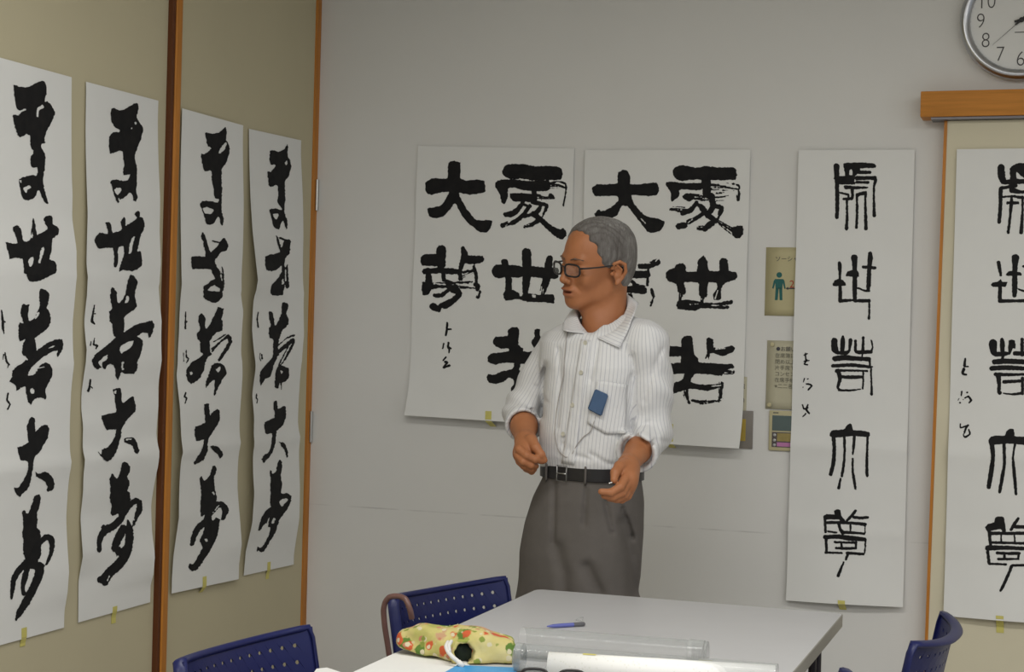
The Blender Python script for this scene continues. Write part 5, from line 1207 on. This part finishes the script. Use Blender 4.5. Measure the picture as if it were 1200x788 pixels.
# hair
hairm = NT('grey_hair'); _f = hairm.noise(9, 6, 0.7, stretch=(1, 1, 0.6)); _s = hairm.noise(210, 4, 0.65, stretch=(1, 0.5, 0.12))
mx = hairm.n('ShaderNodeMath', operation='ADD'); ml = hairm.n('ShaderNodeMath', operation='MULTIPLY'); ml.inputs[1].default_value = 0.55; hairm.l(_s, ml.inputs[0]); hairm.l(_f, mx.inputs[0]); hairm.l(ml.outputs[0], mx.inputs[1])
hairm.l(hairm.ramp(mx.outputs[0], [(0.55, (0.075, 0.064, 0.058)), (0.80, (0.16, 0.15, 0.14)), (1.0, (0.29, 0.28, 0.265))]), hairm.b.inputs['Base Color']); hairm.b.inputs['Roughness'].default_value = 0.6; hairm.b.inputs['Specular IOR Level'].default_value = 0.3
hairm.bump(hairm.noise(160, 3, 0.6, stretch=(1, 1, 0.14)), 0.6, 0.004); M['hair'] = hairm.m
GU = np.array([-0.085, -0.045, -0.014, -0.002, 0.03, 0.06, 0.078, 0.095, 0.14]); GF = np.array([-0.046, -0.036, -0.030, 0.028, 0.042, 0.052, 0.060, 0.068, 0.080])
def f_hair(P):
    Q = to_head(P); u = Q[..., 2]
    base = ell(Q, (-0.010, 0, 0.033), (0.104, 0.0815, 0.0865)); base = smin(base, ell(Q, (-0.040, 0, -0.02), (0.062, 0.062, 0.065)), 0.03)
    st = 0.0009 * np.sin(Q[..., 1] * 300 + 3 * np.sin(u * 40) + 5 * np.sin(Q[..., 0] * 45) + Q[..., 0] * 160) + 0.0012 * np.sin(Q[..., 0] * 33 + u * 41) * np.sin(Q[..., 1] * 50)
    g = np.interp(u, GU, GF) + 0.003 * np.sin(u * 210) + 0.002 * np.sin(Q[..., 1] * 300)
    d = smax(base - st, Q[..., 0] - g, 0.010)
    d = smax(d, -0.076 - u + 0.003 * np.sin(Q[..., 1] * 200), 0.012)
    return d
o, _ = sculpt_obj('hair', f_hair, HO - 0.14, HO + 0.15, 0.0024, M['hair'], man)
# brows and eyes
M['brow'] = mat('dark_brow_hair', (0.13, 0.08, 0.055), 0.7, 0.1, 200)
eye = NT('eye_white_and_iris'); tc = eye.n('ShaderNodeTexCoord'); sx = eye.n('ShaderNodeSeparateXYZ'); eye.l(tc.outputs['Object'], sx.inputs[0])
eye.l(eye.ramp(sx.outputs['X'], [(0.0098, (0.5, 0.47, 0.43)), (0.0102, (0.03, 0.018, 0.012))]), eye.b.inputs['Base Color']); eye.b.inputs['Roughness'].default_value = 0.15
for e in eye.t.nodes:
    if e.type == 'VALTORGB': e.color_ramp.interpolation = 'CONSTANT'
for sg in (-1, 1):
    mb = MB(); bmesh.ops.create_uvsphere(mb.bm, u_segments=24, v_segments=16, radius=0.0118); o = mb.build('eyeball', eye.m, man, smooth=True)
    o.matrix_local = Matrix(((hf[0], hl[0], hu[0], 0), (hf[1], hl[1], hu[1], 0), (hf[2], hl[2], hu[2], 0), (0, 0, 0, 1))); o.location = H(0.0690, 0.031 * sg, -0.0070)
    o, _ = sculpt_obj('eyebrow', lambda P: chain(to_head(P), [(0.094, 0.014 * sg, 0.0165), (0.092, 0.030 * sg, 0.021), (0.078, 0.048 * sg, 0.017)], [0.0022, 0.0024, 0.0012], 0.003) - 0.0008 * wob(P, 300, 300, 300), H(0.09, 0.03 * sg, 0.02) - 0.035, H(0.09, 0.03 * sg, 0.02) + 0.035, 0.0018, M['brow'], man)
# spectacles
M['specs'] = mat('black_spectacle_frame', (0.018, 0.016, 0.016), 0.35, 0.1, 60)
M['lens'] = glassy('spectacle_lens', (0.5, 0.52, 0.52), 0.03)
sp = bpy.data.objects.new('spectacles', None); COL.objects.link(sp); sp.parent = man
rims = []
for sg in (-1, 1):
    c = (0.108, 0.0325 * sg, -0.008); pts = []
    for k in range(28):
        a = 2 * math.pi * k / 28; ca, sa = math.cos(a), math.sin(a); l = 0.0245 * math.copysign(abs(ca) ** 0.6, ca); u = 0.0155 * math.copysign(abs(sa) ** 0.65, sa)
        pts.append(H(c[0] - 0.012 * ((l * sg + 0.0325) / 0.057) ** 2 , c[1] + l, c[2] + u))
    mb = MB(); mb.tube([Vector(p) for p in pts], 0.0026, 8, closed=True); rim = mb.build('rim', M['specs'], sp, smooth=True)
    mb = MB(); mb.bm.faces.new([mb.bm.verts.new(p) for p in pts]); bmesh.ops.poke(mb.bm, faces=mb.bm.faces); mb.build('lens', M['lens'], rim, smooth=True)
    mb = MB(); mb.tube([Vector(H(0.0965, 0.0575 * sg, -0.001)), Vector(H(0.088, 0.068 * sg, 0.000)), Vector(H(0.05, 0.076 * sg, 0.001)), Vector(H(-0.002, 0.083 * sg, 0.004)), Vector(H(-0.018, 0.084 * sg, -0.003)), Vector(H(-0.030, 0.080 * sg, -0.022))], [0.0026, 0.0024, 0.002, 0.0018, 0.0018, 0.0014], 8); mb.build('temple', M['specs'], sp, smooth=True)
mb = MB(); mb.tube([Vector(H(0.1075, 0.0085, -0.002)), Vector(H(0.1115, 0.004, 0.001)), Vector(H(0.1115, -0.004, 0.001)), Vector(H(0.1075, -0.0085, -0.002))], 0.0018, 8); mb.build('bridge', M['specs'], sp, smooth=True)
# shirt
sm_ = NT('white_striped_cotton'); at_ = sm_.n('ShaderNodeAttribute', attribute_name='stripe')
m1 = sm_.n('ShaderNodeMath', operation='MULTIPLY'); m1.inputs[1].default_value = 1 / 0.0094; sm_.l(at_.outputs['Fac'], m1.inputs[0])
m2 = sm_.n('ShaderNodeMath', operation='FRACT'); sm_.l(m1.outputs[0], m2.inputs[0])
sm_.l(sm_.ramp(m2.outputs[0], [(0.0, (0.70, 0.70, 0.70)), (0.36, (0.70, 0.70, 0.70)), (0.46, (0.50, 0.50, 0.53)), (0.54, (0.50, 0.50, 0.53)), (0.64, (0.70, 0.70, 0.70))]), sm_.b.inputs['Base Color'])
sm_.b.inputs['Roughness'].default_value = 0.85; sm_.b.inputs['Specular IOR Level'].default_value = 0.2; sm_.bump(sm_.noise(55, 4), 0.25, 0.006); M['shirt'] = sm_.m
P_, Q_ = sculpt(f_shirt, (-0.26, -0.34, ZCUT - 0.02), (0.32, 0.30, 1.52), 0.0042, 2)
me = mesh_np('shirt', P_, Q_)
t, s, f, a, b = shirt_l(P_); ang = np.arctan2(s / a, f / b); st_t = ang * 0.135
def around(P, A, B):
    d = (B - A) / np.linalg.norm(B - A); e1 = np.cross(d, [0, 1.0, 0.2]); e1 /= np.linalg.norm(e1); e2 = np.cross(d, e1); q = P - A; return np.arctan2(q @ e1, q @ -e2 if (e2 @ np.array([0, -1.0, 0])) < 0 else q @ e2) * 0.055
_, ar, al = shirt_parts(P_)
stripe = np.where((ar < t) & (ar < al), around(P_, SH_R, EL_R), np.where((al < t) & (al < ar), around(P_, SH_L, EL_L), st_t))
at = me.attributes.new('stripe', 'FLOAT', 'POINT'); at.data.foreach_set('value', (stripe + 5).astype(np.float32))
shirt = link('shirt', me, M['shirt'], man, smooth=True)
def on_cloth(px, py, fn=f_shirt, lift=0.002, d0=-0.36, d1=0.12):
    """where the line of sight through a picture point meets the cloth"""
    dd = np.linspace(d0, d1, 240); P = np.array([pp(px, py, d) for d in dd]); v = fn(P); k = np.nonzero(v < lift)[0]
    return P[k[0]] if len(k) else P[np.argmin(v)]
def cloth_patch(name, quad, n, m, mat_, parent, lift, fn=f_shirt, bottom=None):
    (ax, ay), (bx_, by_), (cx_, cy_), (dx_, dy_) = quad; mb = MB(); P = []
    for i in range(n + 1):
        row = []
        for j in range(m + 1):
            u, v = j / m, i / n
            x = (ax * (1 - u) + bx_ * u) * (1 - v) + (dx_ * (1 - u) + cx_ * u) * v; y = (ay * (1 - u) + by_ * u) * (1 - v) + (dy_ * (1 - u) + cy_ * u) * v
            if bottom: y += bottom * v * (1 - abs(2 * u - 1))
            row.append(Vector(on_cloth(x, y, fn, lift)))
        P.append(row)
    mb.grid(P); o = mb.build(name, mat_, parent, smooth=True); sd = o.modifiers.new('t', 'SOLIDIFY'); sd.thickness = 0.0022; sd.offset = 0
    return o, np.array([[list(v) for v in r_] for r_ in P]).reshape(-1, 3)
def add_stripe(o, P, vals):
    at = o.data.attributes.new('stripe', 'FLOAT', 'POINT'); at.data.foreach_set('value', np.asarray(vals, np.float32))
pk, PP = cloth_patch('pocket', ((700, 446), (735, 451), (733, 508), (688, 496)), 14, 12, M['shirt'], shirt, 0.0042, bottom=7)
t_, s_, f_, a_, b_ = shirt_l(PP); add_stripe(pk, PP, np.arctan2(s_ / a_, f_ / b_) * 0.135 + 5)
pl, PP = cloth_patch('placket', ((681, 398), (692, 399), (673, 545), (658, 543)), 30, 4, M['shirt'], shirt, 0.0028)
t_, s_, f_, a_, b_ = shirt_l(PP); add_stripe(pl, PP, np.arctan2(s_ / a_, f_ / b_) * 0.135 + 5)
M['button'] = mat('pale_shirt_button', (0.55, 0.53, 0.44), 0.35, 0.05, 60)
for px, py in ((681, 437), (671, 475), (660, 509), (686, 402)):
    c = on_cloth(px, py, f_shirt, 0.0045); mb = MB(); mb.lathe([(0.0001, 0), (0.0055, 0), (0.006, 0.001), (0.0055, 0.002), (0.004, 0.0016), (0.0001, 0.0016)], 18, Matrix.Translation(Vector(c)) @ Matrix.Rotation(-math.radians(35), 4, 'Z') @ Matrix.Rotation(math.pi / 2, 4, 'X')); mb.build('button', M['button'], shirt, smooth=False)
# collar
TH = [-115, -95, -70, -45, -20, 0, 25, 50, 90, 130, 160, 185, 210, 228, 238]
FYp = [393, 391.5, 386, 376, 362, 351, 346, 343, 343, 350, 359, 368, 379, 387, 392]
OUT = [(726, 408, -0.128), (729, 402, -0.125), (734, 391, -0.115), (739, 378, -0.10), (744, 366, -0.075), (747, 359, -0.035), (748, 356, 0.01), (741, 354, 0.06), (706, 356, 0.105), (675, 364, 0.095), (664, 373, 0.055), (660, 380, 0.01), (659, 385, -0.035), (660, 387, -0.07), (664, 388, -0.085)]
fold, outer, inner = [], [], []
for th, fy, o_ in zip(TH, FYp, OUT):
    a = math.radians(th); dd = 0.012 + 0.068 * math.sin(a); fold.append(pp(706 + 30.5 * math.cos(a), fy, dd)); inner.append(pp(706 + 28.5 * math.cos(a), fy + 14, 0.012 + 0.063 * math.sin(a))); outer.append(pp(*o_))
fold, outer, inner = catmull(fold, 4), catmull(outer, 4), catmull(inner, 4)
def lift_out(p, g):
    p = np.array(p, float)
    for _ in range(60):
        if f_shirt(p[None])[0] >= g: break
        p = p + (np.array([0, -0.0025, 0.0]) if p[1] < 0.06 else np.array([0, 0.0, 0.0025]))
    return p
mb = MB(); rows = []
for k in range(len(fold)):
    r_ = [Vector(inner[k] * (1 - t) + fold[k] * t) for t in (0, 0.5)]
    bulge = (fold[k] - np.array([NB[0], 0.012, fold[k][2]])); bulge = bulge / np.linalg.norm(bulge)
    r_ += [Vector(fold[k]), Vector(fold[k] + bulge * 0.004 + np.array([0, 0, 0.001]))]
    r_ += [Vector(lift_out(fold[k] * (1 - t) + outer[k] * t + bulge * 0.005 * math.sin(math.pi * (0.15 + 0.85 * t)), 0.0035 + 0.002 * t)) for t in (0.25, 0.5, 0.75, 1.0)]
    rows.append(r_)
mb.grid(rows); o = mb.build('collar', M['shirt'], shirt, smooth=True); sd = o.modifiers.new('t', 'SOLIDIFY'); sd.thickness = 0.0026; sd.offset = 0
L_ = np.cumsum([0] + [float(np.linalg.norm(outer[k + 1] - outer[k])) for k in range(len(outer) - 1)]); add_stripe(o, None, np.repeat(L_ + 3, 8))
# trousers, belt, shoes
tm = mat('grey_wool_trousers', (0.125, 0.113, 0.104), 0.85, 0.05, 40, spec=0.25, bump=0.15, bscale=300); M['trousers'] = tm
tr, _ = sculpt_obj('trousers', f_trousers, (-0.34, -0.30, 0.02), (0.32, 0.30, ZBELT + 0.03), 0.0058, tm, man, 2)
M['belt'] = mat('black_leather_belt', (0.018, 0.017, 0.018), 0.4, 0.1, 40, bump=0.1, bscale=120)
def ring(fn_l, z, off, n=96):
    out = []
    for k in range(n):
        a = 2 * math.pi * k / n; c0 = pp(694, 556, 0.0); c = np.array([c0[0], 0.0, z]); d = np.array([math.cos(a), math.sin(a), 0]); lo_, hi_ = 0.02, 0.3
        for _ in range(24):
            m_ = (lo_ + hi_) / 2
            if fn_l((c + d * m_)[None])[0][0] < off: lo_ = m_
            else: hi_ = m_
        out.append(c + d * lo_)
    return out
mb = MB(); bm = mb.bm; rgs = []
for z, off in ((-0.017, 0.004), (-0.0155, 0.0075), (0.0155, 0.0075), (0.017, 0.004), (0.015, 0.001), (-0.015, 0.001)):
    R0 = ring(trou_l, ZBELT, 0.0); R1 = ring(trou_l, ZBELT, off); rgs.append([bm.verts.new((p[0], p[1], ZBELT + z)) for p in R1])
for i in range(6):
    A, B = rgs[i], rgs[(i + 1) % 6]
    for k in range(96): bm.faces.new((A[k], A[(k + 1) % 96], B[(k + 1) % 96], B[k]))
belt = mb.build('belt', M['belt'], man, autosmooth=40)
def trou_b(P): return trou_l(P)[0]
c = on_cloth(658, 559, trou_b, 0.010); fr_ = Matrix.Translation(Vector((c[0], c[1], ZBELT))) @ Matrix.Rotation(-math.radians(50), 4, 'Z')
mb = MB(); mb.tube([fr_ @ Vector(p) for p in ((-0.018, 0, -0.019), (0.018, 0, -0.019), (0.018, 0, 0.019), (-0.018, 0, 0.019))], 0.0018, 8, closed=True); mb.tube([fr_ @ Vector((0.018, -0.001, 0)), fr_ @ Vector((-0.018, -0.001, 0))], 0.0015, 8); mb.build('buckle', M['steel'], belt, smooth=True)
for px in (686, 722, 640):
    c = on_cloth(px, 559, trou_b, 0.0095); a = np.array([c[0], c[1], ZBELT]); mb = MB(); mb.tube([Vector(a + np.array([0, 0.004, -0.024])), Vector(a + np.array([0, -0.0005, -0.018])), Vector(a + np.array([0, -0.0005, 0.018])), Vector(a + np.array([0, 0.004, 0.022]))], 0.003, 8); mb.build('belt_loop', tm, tr, smooth=True)
M['shoe'] = mat('black_leather_shoe', (0.02, 0.018, 0.017), 0.35, 0.1, 30)
for sg in (-1, 1):
    top, ank = leg_axis(sg); fd = fro * math.cos(0.2 * sg) + side * math.sin(0.2 * sg)
    def f_shoe(P):
        d = chain(P, [ank - fd * 0.06 + [0, 0, 0.04], ank + fd * 0.05 + [0, 0, 0.042], ank + fd * 0.15 + [0, 0, 0.03]], [0.036, 0.042, 0.034], 0.02); d = smin(d, cone(P, ank + [0, 0, 0.05], ank + [0, 0, 0.085], 0.04, 0.042), 0.02)
        d = np.maximum(d, 0.001 - P[..., 2]); return np.maximum(d, P[..., 2] - 0.09)
    sculpt_obj('shoe', f_shoe, ank + np.array([-0.24, -0.24, -0.02]), ank + np.array([0.24, 0.24, 0.12]), 0.005, M['shoe'], man, 1)
# ---- things he carries
def to_world(p): return Vector((FX, FY, 0)) + Vector(RGT * p[0] + FWD * p[1] + UPV * p[2])
def person_thing(name, base, label, cat):
    return empty(name, to_world(base), label, cat, rz=YAW)
q4 = [on_cloth(x, y, f_shirt, 0.012) for x, y in ((697.5, 456), (713, 463), (705, 488), (688.5, 479.5))]
base = sum(q4) / 4; dv = person_thing('pocket_device', base, 'small blue device clipped to the chest pocket of the striped shirt', 'device')
mb = MB(); nr = np.cross(q4[1] - q4[0], q4[3] - q4[0]); nr /= np.linalg.norm(nr); nr = nr if nr[1] < 0 else -nr
vs = [[mb.bm.verts.new(Vector(p - base + nr * h_)) for p in q4] for h_ in (-0.006, 0.006)]
mb.bm.faces.new(vs[0]); mb.bm.faces.new(list(reversed(vs[1])))
for k in range(4): mb.bm.faces.new((vs[0][(k + 1) % 4], vs[0][k], vs[1][k], vs[1][(k + 1) % 4]))
bmesh.ops.recalc_face_normals(mb.bm, faces=mb.bm.faces); bmesh.ops.bevel(mb.bm, geom=list(mb.bm.edges), offset=0.0025, segments=3, affect='EDGES')
mb.build('device_case', mat('slate_blue_case', (0.055, 0.105, 0.20), 0.45, 0.06, 40), dv, autosmooth=50)
cpts = [(665, 389), (663, 404), (661.5, 420), (660.5, 440), (655, 465), (651, 490), (650, 510), (654, 527), (663, 536), (670, 533), (676, 522), (684, 512), (692, 506), (697, 492), (698, 484)]
cw = [on_cloth(x, y, f_shirt, 0.004) for x, y in cpts]; cw = catmull(np.array(cw), 4)
mb = MB(); mb.tube([Vector(p - base) for p in cw], 0.0011, 6); mb.build('cord', mat('brown_grey_cord', (0.36, 0.33, 0.31), 0.6, 0.1, 60), dv, smooth=True)
a, b = pp(713.5, 566.8, -0.334), pp(724, 563.3, -0.318); mid = (a + b) / 2
st = person_thing('thin_stick', mid, 'thin silvery stick held between the fingertips of his hand at the belt', 'stick')
mb = MB(); mb.tube([Vector(a - mid), Vector(b - mid)], 0.0016, 8); mb.build('stick_shaft', mat('silvery_stick', (0.75, 0.75, 0.73), 0.25, 0.02, 60, metal=0.5), st, smooth=True)
# ---------------------------------------------------------------- flowered pouch, spectacles on the table
PZ = TZ + 0.003
pc = Vector(on_z(536, 772, PZ)); dP = float((np.array(pc) - ORG) @ FWD)
def tp(px, py, dd=0.0):
    w = at_d(px, py, dP + dd); return np.array([float((w - np.array(pc)) @ RGT), float((w - np.array(pc)) @ FWD), w[2] - TZ])
pouch = empty('flowered_pouch', (pc.x, pc.y, TZ), 'yellow-green flowered cloth pouch with a white cord, lying on the table', 'pouch', rz=YAW)
mouth = tp(543, 766, -0.03)
def f_pouch(P):
    c = tp(536, 756, 0.012); x = P[..., 0] - c[0]
    ax_ = [-0.118, -0.06, 0.0, 0.05, 0.118]
    zt_ = np.interp(x, ax_, [0.047, 0.058, 0.063, 0.060, 0.044]); zb_ = np.interp(x, ax_, [0.014, 0.006, 0.0, 0.0, 0.0]); hy_ = np.interp(x, ax_, [0.026, 0.040, 0.048, 0.048, 0.036]); yc_ = np.interp(x, ax_, [0.045, 0.026, 0.004, -0.008, -0.006])
    zc_ = (zt_ + zb_) / 2; hz_ = (zt_ - zb_) / 2; R_ = 0.011
    hy_ = hy_ * (1.08 - 0.55 * np.clip(P[..., 2] / 0.062, 0, 1) ** 1.5)
    q0, q1, q2 = np.abs(x + 0.003) - 0.116 + R_, np.abs(P[..., 1] - c[1] - yc_) - hy_ + R_, np.abs(P[..., 2] - zc_) - hz_ + R_
    d = np.sqrt(np.maximum(q0, 0) ** 2 + np.maximum(q1, 0) ** 2 + np.maximum(q2, 0) ** 2) + np.minimum(np.maximum(np.maximum(q0, q1), q2), 0) - R_; d = d * 0.9
    d = smin(d, cone(P, tp(560, 772, -0.02), tp(597, 777, -0.005), 0.018, 0.012), 0.015)
    d = d - 0.003 * wob(P, 42, 40, 50, 0.8) - 0.0018 * wob(P, 110, 100, 120, 2.1) - 0.0022 * np.sin(P[..., 0] * 60 + P[..., 2] * 110)
    # gathered rim round the opening and the hollow itself
    ax = np.array([0.25, -0.93, 0.15]); ax /= np.linalg.norm(ax); q = P - mouth; t = q @ ax; rad = np.sqrt(np.maximum((q * q).sum(-1) - t * t, 0))
    an = np.arctan2(q[..., 2], q[..., 0]); rr = 0.0225 + 0.0014 * np.sin(an * 7)
    d = smin(d, np.hypot(rad - rr, t - 0.006) - 0.0055, 0.008)
    hol = np.maximum(rad - rr * 0.86, -t - 0.03); d = np.maximum(d, -np.maximum(hol, 0 * hol - 1))
    return np.maximum(d, 0.0025 - P[..., 2])
fm = NT('flowered_cloth'); tc = fm.n('ShaderNodeTexCoord')
def vor(scale, off, feat='F1'):
    mp = fm.n('ShaderNodeMapping'); mp.inputs['Location'].default_value = off; fm.l(tc.outputs['Object'], mp.inputs[0]); v = fm.n('ShaderNodeTexVoronoi'); v.inputs['Scale'].default_value = scale; fm.l(mp.outputs[0], v.inputs['Vector']); return v
base_c = fm.ramp(fm.noise(16, 3), [(0.3, (0.40, 0.40, 0.10)), (0.5, (0.56, 0.48, 0.18)), (0.7, (0.62, 0.55, 0.26))]); cur = base_c
for scale, off, th, colr, nz in ((15, (9, 2, 5), 0.34, (0.50, 0.30, 0.17), 0.5), (17, (1, 7, 3), 0.30, (0.30, 0.33, 0.06), 0.5), (22, (0, 0, 0), 0.32, (0.10, 0.19, 0.025), 0.55), (28, (3, 1, 2), 0.27, (0.55, 0.10, 0.03), 0.5), (40, (7, 5, 1), 0.22, (0.50, 0.20, 0.12), 0.5), (48, (2, 8, 4), 0.25, (0.62, 0.56, 0.38), 0.5), (34, (5, 2, 9), 0.22, (0.22, 0.27, 0.045), 0.5)):
    v = vor(scale, off); ad = fm.n('ShaderNodeMath', operation='MULTIPLY_ADD'); nzv = fm.noise(90, 2); ad.inputs[1].default_value = 0.35; fm.l(nzv, ad.inputs[0]); fm.l(v.outputs['Distance'], ad.inputs[2])
    k = fm.ramp(ad.outputs[0], [(th + 0.13, (1, 1, 1)), (th + 0.19, (0, 0, 0))]); mxn = fm.n('ShaderNodeMix', data_type='RGBA'); fm.l(k, mxn.inputs['Factor']); fm.l(cur, mxn.inputs['A']); mxn.inputs['B'].default_value = (*colr, 1); cur = mxn.outputs['Result']
fm.l(cur, fm.b.inputs['Base Color']); fm.b.inputs['Roughness'].default_value = 0.85; fm.bump(fm.noise(120, 3), 0.2, 0.003)
sculpt_obj('pouch_cloth', f_pouch, (-0.20, -0.10, -0.01), (0.20, 0.13, 0.11), 0.0022, fm.m, pouch, 1)
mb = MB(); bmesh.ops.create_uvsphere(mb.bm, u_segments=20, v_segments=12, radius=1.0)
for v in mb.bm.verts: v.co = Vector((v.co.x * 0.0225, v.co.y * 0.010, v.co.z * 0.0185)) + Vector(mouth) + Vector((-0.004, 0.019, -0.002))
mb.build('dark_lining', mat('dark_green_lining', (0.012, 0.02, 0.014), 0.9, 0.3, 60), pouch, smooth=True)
cp = [tp(525, 753, -0.030), tp(523, 758, -0.052), tp(525, 764, -0.062), tp(530, 770, -0.068), tp(536, 775, -0.072), tp(541, 780, -0.075)]
mb = MB(); mb.tube([Vector(p) for p in catmull(cp, 4)], 0.0042, 8); mb.tube([Vector(p) for p in catmull([tp(529, 752, -0.035), tp(526, 757, -0.055), tp(527, 765, -0.064)], 4)], 0.0036, 8); mb.tube([Vector(tp(537, 776, -0.074)), Vector(tp(543, 782, -0.077))], 0.0055, 8)
mb.build('white_cord', mat('white_cotton_cord', (0.72, 0.71, 0.68), 0.85, 0.04, 120), pouch, smooth=True)
# spectacles lying in front of the white roll
sc_ = Vector(on_z(648, 814, TZ)); gz = empty('reading_glasses', (sc_.x, sc_.y, TZ), 'dark folded reading glasses in front of the white roll at the bottom edge', 'glasses', rz=YAW + math.radians(-8)); gz.rotation_euler = (0, 0, YAW - math.radians(6))
for sg in (-1, 1):
    pts = []
    for k in range(24):
        a = 2 * math.pi * k / 24; ca, sa = math.cos(a), math.sin(a); pts.append(Vector((0.033 * sg + 0.026 * math.copysign(abs(ca) ** 0.7, ca), -0.004 + 0.002 * sa, 0.0235 + 0.020 * math.copysign(abs(sa) ** 0.7, sa))))
    mb = MB(); mb.tube(pts, 0.0026, 8, closed=True); rim = mb.build('rim', M['specs'], gz, smooth=True)
    mb = MB(); mb.bm.faces.new([mb.bm.verts.new(p) for p in pts]); mb.build('lens', M['lens'], rim)
    mb = MB(); mb.tube([(0.058 * sg, -0.004, 0.034), (0.063 * sg, 0.004, 0.034), (0.055 * sg, 0.010 + 0.004 * sg, 0.0335), (-0.03 * sg, 0.013 + 0.004 * sg, 0.025), (-0.052 * sg, 0.013 + 0.004 * sg, 0.010)], 0.0024, 8); mb.build('temple', M['specs'], gz, smooth=True)
mb = MB(); mb.tube([(-0.008, -0.004, 0.032), (0, -0.005, 0.036), (0.008, -0.004, 0.032)], 0.002, 8); mb.build('bridge', M['specs'], gz, smooth=True)
